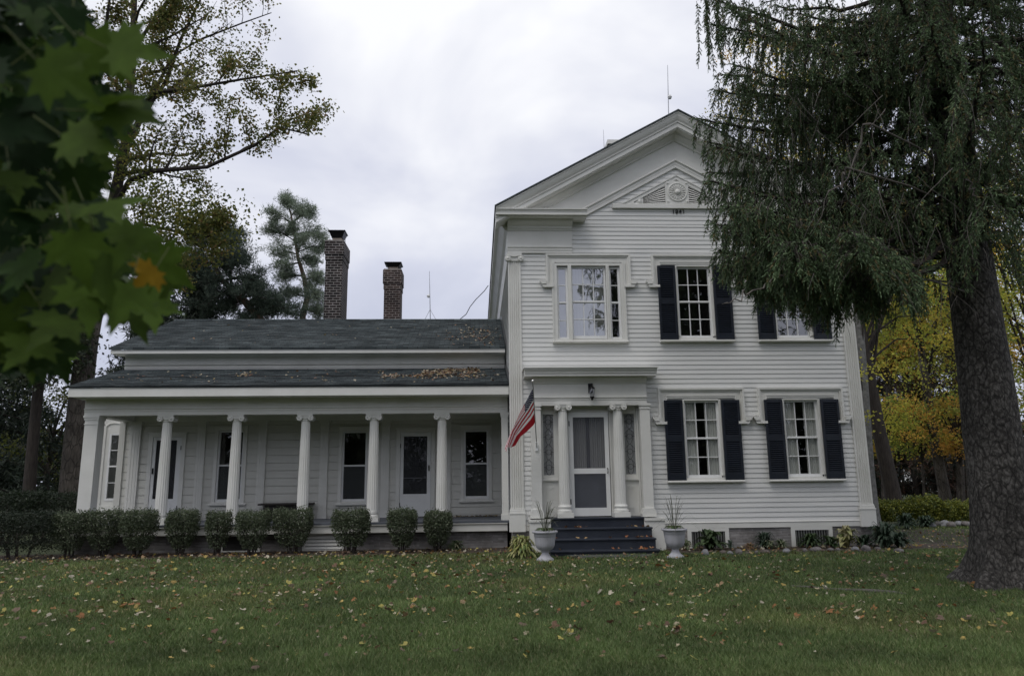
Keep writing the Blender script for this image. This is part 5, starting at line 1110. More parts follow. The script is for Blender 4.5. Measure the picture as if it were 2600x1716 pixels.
# pines behind the wing
def needle_tufts(P, A, L, wd, k, r):
    """k thin triangles per tuft spraying around axis A"""
    n = len(P); Pk = np.repeat(P, k, 0); Ak = np.repeat(A, k, 0); dv = Ak*0.7+unit(n*k, r)*0.9; dv /= np.linalg.norm(dv, axis=1, keepdims=True); s = perp(dv)
    th = r.uniform(0, 6.28, (n*k, 1)); s = s*np.cos(th)+np.cross(dv, s)*np.sin(th); l = L*r.uniform(0.6, 1.2, (n*k, 1))
    return np.stack([Pk-s*wd/2, Pk+s*wd/2, Pk+dv*l], 1).reshape(-1, 3)
def pine(name, trunk, tr_r, boughs, label, seed, cols, per=60, tl=0.24, wd=0.035, bark=None, extra=None):
    r = random.Random(seed); nr = np.random.default_rng(seed); base = np.array(trunk[0]).copy(); base[2] = 0
    t = thing(name, tuple(base), label, 'tree'); tk = [np.array([trunk[0][0], trunk[0][1], -0.1])]+list(trunk)
    w = MB(); w.tube(tk, [tr_r*1.2]+[tr_r*(1-0.75*i/(len(trunk)-1)) for i in range(len(trunk))], 9); w.build('trunk', bark or BARKP, t)
    w = MB(); tips = []
    for (pth, rad) in boughs: grow(w, pth, rad, r, 1, tips, (9, 3), 0.42, 0.6, 0.12, 0.15, 0.3)
    w.build('branches', BARKD, t); T = np.array(tips); T = T[nr.uniform(size=len(T)) < 0.75]; P = np.repeat(T, per, 0)+nr.normal(0, 0.13, (len(T)*per, 3))*np.array([1, 1, 0.7]); A = unit(len(P), nr); A[:, 2] = np.abs(A[:, 2])+0.3
    V = needle_tufts(P, A, tl, wd, 3, nr); soup('crown', V, 3, PINEN, t, rep(pick(len(P), cols, nr, 0.3), 9))
PC = [(0.20, 0.25, 0.18), (0.25, 0.30, 0.22), (0.30, 0.35, 0.26), (0.13, 0.17, 0.12)]
Yp = 18.0; tk = [D(703, 760, Yp), D(702, 735, Yp), D(713, 690, Yp), D(706, 645, Yp), D(692, 600, Yp), D(684, 550, Yp), D(674, 490, Yp)]
bs = []; rr = random.Random(4)
for (x0, y0, x1, y1) in ((686, 560, 625, 540), (684, 545, 745, 540), (680, 520, 630, 500), (680, 515, 720, 495), (676, 500, 655, 470), (690, 590, 630, 590), (690, 585, 750, 570), (696, 610, 648, 625), (694, 600, 735, 610), (703, 640, 650, 650), (705, 650, 745, 640), (712, 690, 660, 690), (712, 690, 752, 700), (676, 500, 700, 480), (684, 550, 672, 530), (690, 590, 700, 560), (705, 660, 735, 690), (703, 720, 740, 735)):
    for q in range(2):
        a, b = D(x0, y0, Yp), D(x1+rr.uniform(-8, 8), y1+rr.uniform(-10, 10), Yp+rr.uniform(-1.4, 1.4)); bs.append(([a, a*0.5+b*0.5+np.array([0, 0, 0.12]), b], 0.035))
pine('scots_pine', tk, 0.17, bs, 'slender pine with an orange brown stem between the maple and the taller chimney', 31, PC, 10, 0.22, 0.020)
Yp = 16.0; tk = [D(610, 760, Yp), D(600, 735, Yp), D(560, 690, Yp), D(515, 650, Yp), D(490, 600, Yp), D(500, 545, Yp)]
bs = []
for (x0, y0, x1, y1) in ((500, 560, 440, 570), (498, 570, 560, 560), (492, 600, 430, 620), (495, 600, 570, 600), (510, 640, 440, 670), (520, 650, 600, 640), (540, 670, 470, 700), (560, 690, 630, 680), (575, 700, 500, 725), (590, 720, 650, 710), (600, 735, 560, 745), (505, 550, 470, 545), (505, 550, 530, 550), (500, 590, 540, 620), (520, 655, 545, 700), (600, 730, 690, 715), (560, 690, 585, 660), (490, 610, 460, 640), (540, 670, 520, 610), (515, 650, 480, 670), (575, 700, 620, 720)):
    for q in range(3):
        a, b = D(x0, y0, Yp), D(x1+rr.uniform(-14, 14), y1+rr.uniform(-16, 16), Yp+rr.uniform(-2, 2)); bs.append(([a, a*0.5+b*0.5+np.array([0, 0, 0.15]), b], 0.05))
pine('broad_pine', tk, 0.22, bs, 'broad dark pine with a leaning stem showing over the left half of the wing roof', 32, [(0.065, 0.090, 0.07), (0.088, 0.118, 0.09), (0.118, 0.15, 0.115)], 9, 0.22, 0.026)

def conifer(name, x, Y, h, rad, z0, label, seed, cols, nl=46, per=34, bark=None, tilt=-0.25, tr=0.22, size=0.3, group=None):
    r = random.Random(seed); nr = np.random.default_rng(seed); t = thing(name, (x, Y, 0), label, 'tree', group)
    w = MB(); w.tube([(x, Y, -0.1), (x, Y, 0.6), (x, Y, h*0.5), (x, Y, h)], [tr*1.4, tr, tr*0.7, 0.02], 9); w.build('trunk', bark or BARKD, t)
    P = []; w = MB()
    for i in range(nl):
        f = (i+r.random())/nl; z = z0+(h-z0)*f; L = rad*(1-f)**0.75*r.uniform(0.6, 1.1)+0.2; a = r.uniform(0, 6.283); dv = np.array([math.cos(a), math.sin(a), tilt+0.25*f]); e_ = np.array([x, Y, z])+dv*L
        w.tube([(x, Y, z), tuple(e_)], [0.05*(1-f)+0.012, 0.006], 4, cap=False)
        for k in range(int(4+8*L/rad)):
            u = r.uniform(0.2, 1.0); P.append(np.array([x, Y, z])+dv*L*u+np.array([r.gauss(0, .22), r.gauss(0, .22), r.gauss(-0.1, .12)])*(0.4+0.6*L/rad))
    w.build('branches', BARKD, t); P = np.array(P); P = np.repeat(P, per, 0)+nr.normal(0, 0.24, (len(P)*per, 3))*np.array([1, 1, 0.8]); A = unit(len(P), nr); A[:, 2] -= 0.6
    soup('crown', needle_tufts(P, A, size, size*0.22, 2, nr), 3, NEEDLE, t, rep(pick(len(P), cols, nr, 0.3), 6))
DC = [(0.022, 0.036, 0.024), (0.034, 0.050, 0.034), (0.048, 0.066, 0.044)]
for i, (x, Y, h, rad, z0, lab) in enumerate(((-17.8, 11.5, 15, 3.2, 1.2, 'dark conifer at the left frame edge, nearest of the dark conifers'), (-21.5, 17, 17, 3.6, 1.0, 'dark conifer far left, beyond the nearest dark conifer'), (-15.9, 20, 13, 2.6, 3.5, 'dark conifer with a high crown between the two left trunks'), (-12.6, 17, 11, 2.6, 3.8, 'dark conifer just right of the maple trunk, over the roof corner'))):
    conifer('dark_conifer', x, Y, h, rad, z0, lab, 50+i, DC, nl=70, per=20, group='dark conifers behind the left end of the house')
# thin second trunk on the left
p0 = D(66, 1190, 8.0); t = thing('slim_trunk_tree', (p0[0], 8.0, 0), 'slim dark trunked tree left of the tall maple', 'tree')
w = MB(); w.tube([(p0[0], 8, -0.1), D(66, 1160, 8), D(76, 1030, 8), D(92, 870, 8), D(100, 700, 8), D(104, 560, 8), D(100, 400, 8)], [0.24, 0.19, 0.165, 0.15, 0.13, 0.10, 0.05], 9); w.build('trunk', BARKD, t)
w = MB(); tips = []; r = random.Random(61)
for (a, b, c_) in ((100, 760, -70), (102, 700, 80), (103, 620, -80), (103, 560, 70), (102, 470, -60), (101, 420, 50), (98, 860, -50), (97, 820, 70), (101, 400, 0), (100, 700, -110), (102, 600, 110)):
    p = D(a, b, 8.0); grow(w, [p, D(a+c_*0.5, b-18, 8+r.uniform(-1, 1)), D(a+c_, b-25, 8+r.uniform(-2, 2))], 0.045, r, 1, tips, (8, 3), 0.45, 0.6, 0.05)
w.build('branches', BARKD, t); V, c = foliage(tips, 40, 0.28, 0.12, [(0.02, 0.032, 0.016), (0.03, 0.045, 0.02), (0.045, 0.055, 0.025)], np.random.default_rng(62), 0.4); soup('crown', V, 4, LEAFM, t, c)

def broadleaf(name, trunkpts, tr_r, cz, cr, label, seed, cols, n=90, per=150, size=0.10, spread=0.42, bark=None, group=None, lows=(), wts=None):
    """trunk polyline; crown clumps in an ellipsoid at cz with radii cr"""
    r = random.Random(seed); nr = np.random.default_rng(seed); b = np.array(trunkpts[0]); t = thing(name, (b[0], b[1], 0), label, 'tree', group)
    tp = [np.array(p) for p in trunkpts]; w = MB(); w.tube([np.array([b[0], b[1], -0.1])]+tp, [tr_r*1.25]+[tr_r*(1-0.6*i/(len(tp)-1)) for i in range(len(tp))], 10); w.build('trunk', bark or BARK, t)
    C = []; w = MB(); top = tp[-1]
    for i in range(n):
        u = unit(1, nr)[0]*r.uniform(0.35, 1.0)**0.5; C.append(np.array(cz)+u*np.array(cr))
    C += [np.array(p) for p in lows]
    for cpt in C[:: 2]:
        a = poly(tp, r.uniform(0.45, 1.0)) if cpt[2] > tp[-1][2] else poly(tp, min(1.0, max(0.3, (cpt[2]-0.5)/max(tp[-1][2], 1)))); m_ = a*0.5+cpt*0.5+np.array([0, 0, 0.4]); w.tube([a, m_, cpt], [0.05, 0.03, 0.008], 5, cap=False)
    w.build('branches', BARKD, t); C = np.array(C); w_ = nr.uniform(0.6, 1.25, (len(C), 1)); P = np.repeat(C, per, 0)+nr.normal(0, 1, (len(C)*per, 3))*np.repeat(w_, per, 0)*spread*np.array([1, 1, 0.6])
    cc = pick(len(C), cols, nr, 0.2, wts); c = np.repeat(cc, per, 0)*nr.uniform(0.75, 1.25, (len(P), 1)); soup('crown', leaf_quads(P, size, 0.85, 0.3, 0.3, nr), 4, CROWNM, t, rep(c, 4))
YG = [(0.52, 0.50, 0.09), (0.42, 0.46, 0.09), (0.62, 0.50, 0.09), (0.28, 0.35, 0.08), (0.64, 0.40, 0.09)]; WY = [.28, .3, .2, .15, .07]
p = lambda x, y, Y: pix(x, y, Y)
broadleaf('yellowing_maple', [p(2208, 1300, 5.0), p(2200, 1200, 5), p(2190, 1000, 5), p(2178, 800, 5), p(2165, 560, 5)], 0.26, p(2150, 250, 5), (2.4, 2.2, 2.4), 'lichen grey trunked maple hard against the right house corner', 71, YG, 26, 90, lows=[p(2185, 935, 4.6), p(2180, 1070, 4.6)], bark=mat('lichen_bark', (0.09, 0.09, 0.085), 0.95, 0.3, 9, 0.8, 20, col2=(0.20, 0.20, 0.19)), wts=WY)
broadleaf('yellowing_maple', [p(2274, 1292, 8.0), p(2262, 1230, 8), p(2233, 1100, 8), p(2208, 960, 8), p(2188, 850, 8), p(2166, 720, 8), p(2150, 560, 8)], 0.27, p(2300, 620, 9), (2.6, 2.6, 2.7), 'leaning dark trunked maple with a yellow green crown, right of the lichen grey trunk', 72, YG, 60, 110, bark=BARKD, wts=WY, lows=[p(x, y, 9) for x, y in ((2210, 760), (2235, 800), (2280, 830), (2320, 840), (2370, 800), (2390, 860), (2245, 890), (2310, 930), (2260, 760), (2300, 800), (2240, 850), (2290, 880), (2330, 760), (2270, 700), (2350, 860), (2250, 930))])
broadleaf('yellowing_maple', [p(2400, 1262, 14), p(2385, 1180, 14), p(2367, 1078, 14), p(2345, 930, 14), p(2325, 800, 14), p(2300, 600, 14)], 0.235, p(2370, 700, 14), (3.2, 2.6, 3.6), 'pale trunked maple leaning left in the middle of the right hand wood', 73, YG, 90, 110, wts=WY, lows=[p(x, y, 13.5) for x, y in ((2310, 940), (2350, 980), (2390, 940), (2300, 1030), (2330, 1060), (2420, 1000))])
broadleaf('orange_maple', [p(2472, 1262, 15), p(2462, 1150, 15), p(2449, 1024, 15), p(2432, 900, 15), p(2415, 700, 15)], 0.24, p(2390, 860, 18), (3.4, 2.2, 2.9), 'orange tinged maple with a straight trunk just left of the big spruce', 74, [(0.46, 0.23, 0.06), (0.45, 0.31, 0.06), (0.34, 0.30, 0.06), (0.20, 0.23, 0.06)], 70, 100, lows=[p(x, y, 15) for x, y in ((2270, 1040), (2310, 1010), (2340, 1040), (2290, 1070), (2420, 1020), (2460, 960))])
broadleaf('yellowing_maple', [p(2492, 1280, 10), p(2484, 1150, 10), p(2470, 980, 10), p(2452, 800, 10), p(2430, 560, 10)], 0.16, p(2480, 480, 10), (2.6, 2.4, 3.4), 'thin dark trunked maple tight against the spruce trunk', 75, YG, 60, 100, bark=BARKD, wts=WY)
broadleaf('yellowing_maple', [p(2650, 1290, 9), p(2645, 1100, 9), p(2630, 900, 9), p(2610, 600, 9)], 0.2, p(2600, 620, 9), (2.6, 2.2, 3.6), 'yellow maple at the right frame edge beyond the spruce trunk', 76, YG, 70, 100, wts=WY, lows=[p(x, y, 9) for x, y in ((2560, 900), (2600, 980), (2570, 1050), (2610, 840))])
broadleaf('yellowing_maple', [p(2040, 1100, 17), p(2035, 900, 17), p(2030, 500, 17)], 0.26, p(2020, 270, 17), (4.2, 3.0, 4.4), 'tall golden maple behind the main roof, seen through gaps in the spruce', 77, [(0.50, 0.38, 0.05), (0.42, 0.37, 0.06), (0.52, 0.32, 0.05), (0.28, 0.29, 0.06)], 80, 110)
broadleaf('yellowing_maple', [p(2262, 1262, 20), p(2258, 1100, 20), p(2255, 900, 20), p(2250, 600, 20)], 0.2, p(2262, 770, 20), (3.0, 2.2, 3.6), 'yellow green maple standing back between the two leaning trunks', 82, YG, 90, 130, wts=WY, size=0.12, spread=0.5)
broadleaf('yellowing_maple', [p(2440, 1262, 21), p(2436, 1100, 21), p(2430, 900, 21), p(2425, 600, 21)], 0.2, p(2425, 760, 21), (3.2, 2.2, 3.8), 'greenish yellow maple deep in the wood left of the spruce trunk', 83, YG, 90, 130, wts=[.2, .34, .1, .3, .06], size=0.12, spread=0.5)
broadleaf('yellowing_maple', [p(2680, 1262, 17), p(2676, 1100, 17), p(2670, 900, 17), p(2660, 600, 17)], 0.2, p(2640, 820, 17), (3.4, 2.2, 4.6), 'green and yellow maple filling the right frame edge behind the spruce', 84, YG, 110, 130, wts=[.2, .34, .1, .3, .06], size=0.12, spread=0.5)
for i, (x, Yq, cw, lab) in enumerate(((2240, 13, 1.7, 'low golden sapling behind the hedge between the house corner and the middle trunk'), (2345, 15.5, 1.9, 'low green yellow sapling behind the hedge, left of the pale middle trunk'), (2440, 13.5, 1.6, 'low orange yellow sapling behind the hedge, beside the big spruce trunk'))):
    q = p(x, 1250, Yq); zc = p(x, 1090, Yq)[2]
    broadleaf('maple_sapling', [(q[0], Yq, 0.4), (q[0]+.1, Yq, zc*0.6), (q[0]+.15, Yq, zc+0.6)], 0.06, (q[0], Yq, zc+0.1), (cw, 1.2, 1.25), lab, 86+i, [YG, YG, [(0.62, 0.36, 0.09), (0.55, 0.44, 0.09), (0.36, 0.38, 0.09)]][i], 42, 90, size=0.10, spread=0.32)
conifer('russet_conifer', p(2330, 1250, 24)[0], 24, 11, 3.4, 0.8, 'dark conifer with russet brown boughs deep in the right hand wood', 78, [(0.06, 0.05, 0.038), (0.13, 0.07, 0.05), (0.04, 0.05, 0.036), (0.10, 0.075, 0.05)], nl=70, per=26)
conifer('woodland_conifer', p(2470, 1250, 26)[0], 26, 13, 3.6, 0.8, 'very dark conifer behind the orange tinged maple', 79, DC, nl=70, per=24)
conifer('woodland_conifer', p(2230, 1250, 27)[0], 27, 12, 3.2, 0.8, 'very dark conifer showing just right of the house corner', 80, DC, nl=70, per=24)
p1 = D(112, 1080, 15); broadleaf('yellow_green_tree', [(p1[0], 15, 0.5), (p1[0], 15, 2.0), (p1[0]+.1, 15, 4.0)], 0.14, (p1[0], 15, 3.4), (1.6, 1.3, 2.2), 'small yellow green tree glimpsed between the two left trunks', 81, [(0.13, 0.15, 0.035), (0.10, 0.12, 0.03), (0.16, 0.16, 0.05)], 40, 90)

# yellow green hedge on the right
for i, (x, yt, wd, lab) in enumerate(((2048, 1150, 62, 'yellow green shrub next to the right house corner, left end of the hedge'), (2105, 1158, 66, 'green shrub left of centre in the yellow green hedge'), (2155, 1146, 78, 'brightest yellow green shrub in the middle of the hedge'), (2212, 1152, 74, 'yellow green shrub right of the middle of the hedge'), (2262, 1150, 66, 'shrub at the right end of the hedge beside the spruce trunk'))):
    Y = 6.2+0.25*math.sin(i*2); q = D(x, 1214, Y); yt += (0, 14, -6, 10, 4)[i]; shrub('hedge_shrub', q[0], Y, wd*1.0943/1857*(Y+16)*1.25, max(0.7, D(x, yt+9, Y)[2]), 1.1, lab, 'shrub', 150+i, n=5200, neck=0.95, leaf=0.06, boxy=2.2, group='yellow green shrubs in the hedge on the right', cols=[(0.12, 0.155, 0.025), (0.18, 0.20, 0.03), (0.25, 0.25, 0.04), (0.08, 0.11, 0.025)])
for i, (x, y, Y, rad, h) in enumerate(((2105, 1225, 4.6, 0.5, 0.42), (2150, 1222, 5.0, 0.45, 0.36), (2290, 1215, 4.0, 0.5, 0.5))):
    q = D(x, y, Y); clump('hosta', q[0], Y, rad, h, 70, 0.10, HB, ['dark hosta in front of the left end of the hedge', 'dark hosta in front of the middle of the hedge', 'dark hosta beside the spruce trunk'][i], 'hosta', 170+i, segs=4)
# far garden: picket fence and white house
fy = 46.0; a, b = D(2086, 1138, fy), D(2186, 1138, fy)
t = thing('picket_fence', (a[0], fy, 0), 'white picket fence far off beyond the hedge on the right', 'fence'); w = MB(); n = 26
for i in range(n+1): 
    x = a[0]+(b[0]-a[0])*i/n; w.prism([(x, 0.0), (x+0.075, 0.0), (x+0.075, 0.95), (x+0.0375, 1.05), (x, 0.95)], 1, fy, fy+0.025)
w.build('pickets', SIDING, t); w = MB(); w.box(a[0], b[0], fy+0.03, fy+0.07, 0.25, 0.33).box(a[0], b[0], fy+0.03, fy+0.07, 0.75, 0.83); w.build('rail', SIDING, t)
hy = 60.0; a = D(2092, 1138, hy); t = thing('distant_house', (a[0], hy, 0), 'pale distant house half hidden beyond the picket fence', 'house')
w = MB(); w.box(a[0]-2, a[0]+3.4, hy, hy+6, 0, 2.9); w.build('wall', SIDING, t)
w = MB(); w.prism([(hy-0.4, 2.8), (hy+6.4, 2.8), (hy+3, 4.8)], 0, a[0]-2.4, a[0]+3.8); w.build('roof', SHING, t)
for q in (0.0, 2.0): w = MB(); w.box(a[0]+q-0.45, a[0]+q+0.45, hy-0.02, hy-0.005, 0.9, 2.2); w.build('window', DARK, t)

# far woods that close the horizon, and the wood behind the photographer
def wood(name, x0, x1, y0, y1, hz, n, per, size, cols, seed, zmin=0.3):
    r = np.random.default_rng(seed); X = r.uniform(x0, x1, n); Yy = r.uniform(y0, y1, n); hh = hz*(0.75+0.25*np.sin(X*0.35+seed)+r.uniform(-0.1, 0.15, n)); Z = zmin+(hh-zmin)*r.uniform(0, 1, n)**0.8
    C = np.stack([X, Yy, Z], 1); P = np.repeat(C, per, 0)+r.normal(0, 0.9, (n*per, 3)); c = np.repeat(pick(n, cols, r, 0.25), per, 0)*r.uniform(0.75, 1.25, (n*per, 1))
    tag(soup(name, leaf_quads(P, size, 0.8, 0.2, 0.2, r), 4, LEAFM, None, rep(c, 4), loc=((x0+x1)/2, (y0+y1)/2, 0)), kind='stuff')
wood('far_wood', -75, -14, 38, 46, 5.0, 420, 60, 0.55, [(0.02, 0.032, 0.016), (0.03, 0.042, 0.02), (0.05, 0.055, 0.02)], 1)
wood('far_wood', 12, 90, 64, 74, 9, 800, 60, 0.6, [(0.02, 0.03, 0.015), (0.03, 0.042, 0.02), (0.06, 0.055, 0.02), (0.09, 0.05, 0.02)], 2)
wood('far_wood', -60, 60, -50, -42, 11, 800, 60, 0.6, [(0.02, 0.032, 0.016), (0.03, 0.042, 0.02), (0.05, 0.055, 0.02)], 3)
#@@SPRUCE
# ------------------------------------------------------------------ the big weeping spruce on the right
TX, TY = ground_at(2572, 1486)[:2]
t = thing('weeping_spruce', (float(TX), float(TY), 0), 'huge old weeping spruce with a scaly trunk, its boughs hanging before the house', 'tree')
w = MB(); vs = []; sides = 28; zs = [-0.1, 0.05, 0.2, 0.45, 0.8, 1.3, 2, 3, 4.5, 6, 8, 10, 13, 17, 20]
rad = [0.74, 0.66, 0.54, 0.45, 0.405, 0.375, 0.355, 0.335, 0.30, 0.27, 0.25, 0.215, 0.16, 0.08, 0.02]
for z, q in zip(zs, rad):
    for k in range(sides):
        a = 2*math.pi*k/sides; lob = 1+(0.24*max(0, 1-z/0.9))*math.cos(5*a+0.7)+0.08*max(0, 1-z/0.7)*math.cos(8*a+2)+0.03*math.sin(9*a+z*2)+0.02*math.sin(4*a+z*5); vs.append((TX+q*lob*math.cos(a), TY+q*lob*math.sin(a), z))
w.add(vs, [(i*sides+k, i*sides+(k+1) % sides, (i+1)*sides+(k+1) % sides, (i+1)*sides+k) for i in range(len(zs)-1) for k in range(sides)], True); w.build('trunk', SPBARK, t)
r = random.Random(91); nr = np.random.default_rng(91); T0 = np.array([TX, TY, 0.0])
FP, FA, FL = [], [], []      # fingers: base point, axis, length
wl = MB(); wd_ = MB(); deadP = []
def finger(p, a, l): FP.append(p); FA.append(a); FL.append(l)
def strand(p, L, out, dense=1.0, bare=0.0):
    """hanging branchlet: a drooping cord with finger twigs"""
    n = max(2, int(L/0.062)); cur = np.array([out[0]*0.7, out[1]*0.7, -0.25]); q = p.copy(); pts = [q.copy()]
    sw = r.uniform(0, 6.28)
    for i in range(n):
        cur = cur*0.72+np.array([out[0]*0.05+r.gauss(0, .07), out[1]*0.05+r.gauss(0, .07), -0.42]); cur /= np.linalg.norm(cur); q = q+cur*0.062; pts.append(q.copy())
        f = i/n
        if f >= bare:
            for s in range(3 if r.random() < dense else 1):
                a = r.uniform(0, 6.28); v = cur*0.85+np.array([math.cos(a), math.sin(a), 0.10])*0.50; v /= np.linalg.norm(v); finger(q, v, r.uniform(0.05, 0.095)*(1.1-0.35*f))
    finger(q, cur, 0.12)
    wd_.tube(pts[::3]+[pts[-1]], 0.0045, 3, cap=False)
def limb(p0, p1, sag=0.35, rad=0.05, dens=11, hang=(0.35, 0.95), tipup=0.2, start=0.15, thin=1.0):
    p0, p1 = np.array(p0, float), np.array(p1, float); L = np.linalg.norm(p1-p0); n = 10; path = []
    for i in range(n+1):
        f = i/n; q = p0*(1-f)+p1*f; q[2] += -sag*L*0.35*math.sin(math.pi*f)*1.0+tipup*L*0.25*(f**3-f); q = q+np.array([r.gauss(0, .03), r.gauss(0, .03), r.gauss(0, .02)])*(1 if 0 < i < n else 0); path.append(q)
    wl.tube(path, [rad*(1-0.85*i/n)+0.004 for i in range(n+1)], 6, cap=False)
    m = int(L*dens); d = (p1-p0)/L; side = np.cross(d, (0, 0, 1.0)); side /= np.linalg.norm(side)+1e-9
    for i in range(m):
        f = start+(1-start)*(i+r.random())/m; q = poly(path, min(f, 1.0))
        s = r.choice((-1, 1)); sl = r.uniform(0.05, 0.42)*(1.05-0.6*f); o = side*s*0.8+d*0.55; o = o/np.linalg.norm(o); e_ = q+o*sl+np.array([0, 0, r.uniform(-0.02, 0.05)]); 
        wd_.tube([q, e_], [0.008, 0.005], 4, cap=False)
        k = int(sl/0.06)
        for j in range(k+1): 
            if r.random() < 0.8*thin: finger(q+(e_-q)*(j/(k+1)), (o*0.6+np.array([r.gauss(0, .4), r.gauss(0, .4), -0.5]))/1.1, r.uniform(0.05, 0.10))
        if r.random() < thin: strand(e_, r.uniform(*hang)*(1.0-0.55*max(0, f-0.6)/0.4)*(0.35+0.65*thin), o, 0.8, 0.0 if r.random() < 0.7 else 0.5)
    finger(path[-1], d, 0.13)
    for j in range(int(L*30*thin)):
        q = poly(path, r.uniform(0.12, 1.0)); a = r.uniform(0, 6.28); v = d*0.6+side*math.cos(a)+np.array([0, 0, 1.0])*math.sin(a)*0.7; finger(q+v*0.02, v/np.linalg.norm(v), r.uniform(0.07, 0.14))
    for j in range(6): a = r.uniform(0, 6.28); finger(poly(path, 1-0.02*j), (d+np.array([math.cos(a), math.sin(a), -0.2])*0.8)/1.3, 0.10)
    return path
def tk(z): return np.array([TX, TY, z])
# limbs that make the left outline, as seen in the photograph (end points given where they hang, at their own distances)
EDGE = [(1655, 60, -5.8), (1630, -15, -6.0), (1690, 20, -7.2), (1660, 210, -5.0), (1700, 150, -6.4), (1618, 275, -4.6), (1640, 330, -5.6), (1650, 420, -6.2), (1640, 400, -4.2), (1690, 480, -7.4), (1655, 520, -4.9), (1668, 580, -5.6), (1700, 590, -6.6), (1765, 600, -4.8), (1780, 550, -7.6), (1850, 560, -8.2), (1900, 520, -5.2), (1960, 540, -8.4)]
EDGE = EDGE+[(x+r.uniform(10, 60), y+r.uniform(-55, 55), Y+r.uniform(-0.9, 0.9)) for x, y, Y in EDGE if y > 100]
for k in range(9):
    q = dsp(r.uniform(1612, 1672), r.uniform(-35, 5), -6.0+r.uniform(-.3, .3))
    strand(q, r.uniform(0.75, 1.25), np.array([r.uniform(-.4, .4), r.uniform(-.3, .3), 0]), 1.0)
for (x, y, Y) in EDGE:
    e_ = dsp(x, y, Y); z0 = e_[2]+r.uniform(-0.25, 0.55); limb(tk(max(5.1, z0)), e_, sag=0.25, rad=0.05, dens=26, hang=(0.30, 0.85), tipup=0.25, start=0.2 if z0 > 5.4 else 0.66)
# boughs toward the camera side, the right and the back
z = 4.7
i = 0
while z < 9.6:
    for k in range(5):
        a = i*2.399+r.uniform(-.3, .3); i += 1; L = 4.2*(1-0.03*(z-3))*r.uniform(0.7, 1.03); dv = np.array([math.cos(a), math.sin(a), 0])
        if (dv[1] > 0.25 and r.random() < 0.55) or (z > 5.8 and dv[0] < -0.3 and r.random() < 0.33): continue
        if (z < 5.4 and dv[0] > -0.35) or (z < 7.0 and dv[1] > 0.0 and dv[0] > -0.6) or (z < 6.4 and dv[0] > 0.3): continue
        if dv[0] < -0.55: L *= 0.80 if dv[1] < 0.2 else 0.85
        e_ = tk(z)+dv*L+np.array([0, 0, -0.10*L+r.uniform(-.2, .3)])
        for _ in range(12):      # keep the outline of the crown where the photograph has it
            v_ = e_-CAMP; zc_ = v_.dot(_f); px_, py_ = (1300+FPX*v_.dot(_r)/zc_)/1.0943, (858-FPX*v_.dot(_u)/zc_)/1.0943
            if px_ < 1690 and py_ > -160: e_ = tk(z)+(e_-tk(z))*0.93
            else: break
        limb(tk(z), e_, sag=0.3, rad=0.05, dens=16, hang=(0.30, 0.85) if z < 5.8 else (0.35, 1.05))
    z += 0.42
# short boughs around the trunk's lower crown
for k in range(34):
    a = r.uniform(2.4, 5.6); zz = r.uniform(5.4, 9.4); L = r.uniform(0.9, 2.2); limb(tk(zz), tk(zz-0.25)+np.array([math.cos(a), math.sin(a), 0])*L, sag=0.3, rad=0.035, dens=11, hang=(0.3, 0.8))
# the low dead and half dead boughs before the right upper window
for (x, y, Y) in ((1845, 690, -4.6), (1760, 700, -5.0), (1700, 660, -5.2), (1880, 720, -5.6), (1795, 730, -5.8), (1960, 640, -6.2), (1930, 620, -4.8)):
    limb(tk(4.6+r.uniform(0, .8)), dsp(x, y-135, Y), sag=0.0, rad=0.045, dens=9, hang=(0.2, 0.55), thin=0.7, start=0.6)
# upper crown above the frame
z = 9.8
while z < 19.2:
    for k in range(4):
        a = i*2.399; i += 1; L = 3.0*(1-(z-9.5)/10.5)+0.4; dv = np.array([math.cos(a), math.sin(a), -0.15]); limb(tk(z), tk(z)+dv*L, sag=0.3, rad=0.04, dens=4.0, hang=(0.4, 0.9))
    z += 0.6
wl.build('boughs', BARKD, t); wd_.build('branchlets', TWIG, t)
FP, FA, FL = np.array(FP), np.array(FA), np.array(FL); FA /= np.linalg.norm(FA, axis=1, keepdims=True); n = len(FP); K_ = 10
b0 = perp(FA); c0 = np.cross(FA, b0); V = []; 
for k in range(K_):
    f = (k+0.3)/K_; ang = nr.uniform(0, 6.28, (n, 1)); rd = b0*np.cos(ang)+c0*np.sin(ang); tg = np.cross(FA, rd); base = FP+FA*(FL[:, None]*f)
    tipp = base+FA*(0.026+0.01*nr.uniform(size=(n, 1)))+rd*0.022*(1.1-0.5*f); V.append(np.stack([base-tg*0.0062-rd*0.002, base+tg*0.0062-rd*0.002, tipp], 1))
V = np.stack(V, 1).reshape(-1, 3)
c = pick(n, [(0.080, 0.128, 0.058), (0.106, 0.164, 0.076), (0.140, 0.202, 0.098), (0.175, 0.235, 0.122), (0.18, 0.15, 0.065)], nr, 0.25, [.25, .3, .22, .13, .10])
soup('needles', V, 3, NEEDLE, t, rep(c, 3*K_))
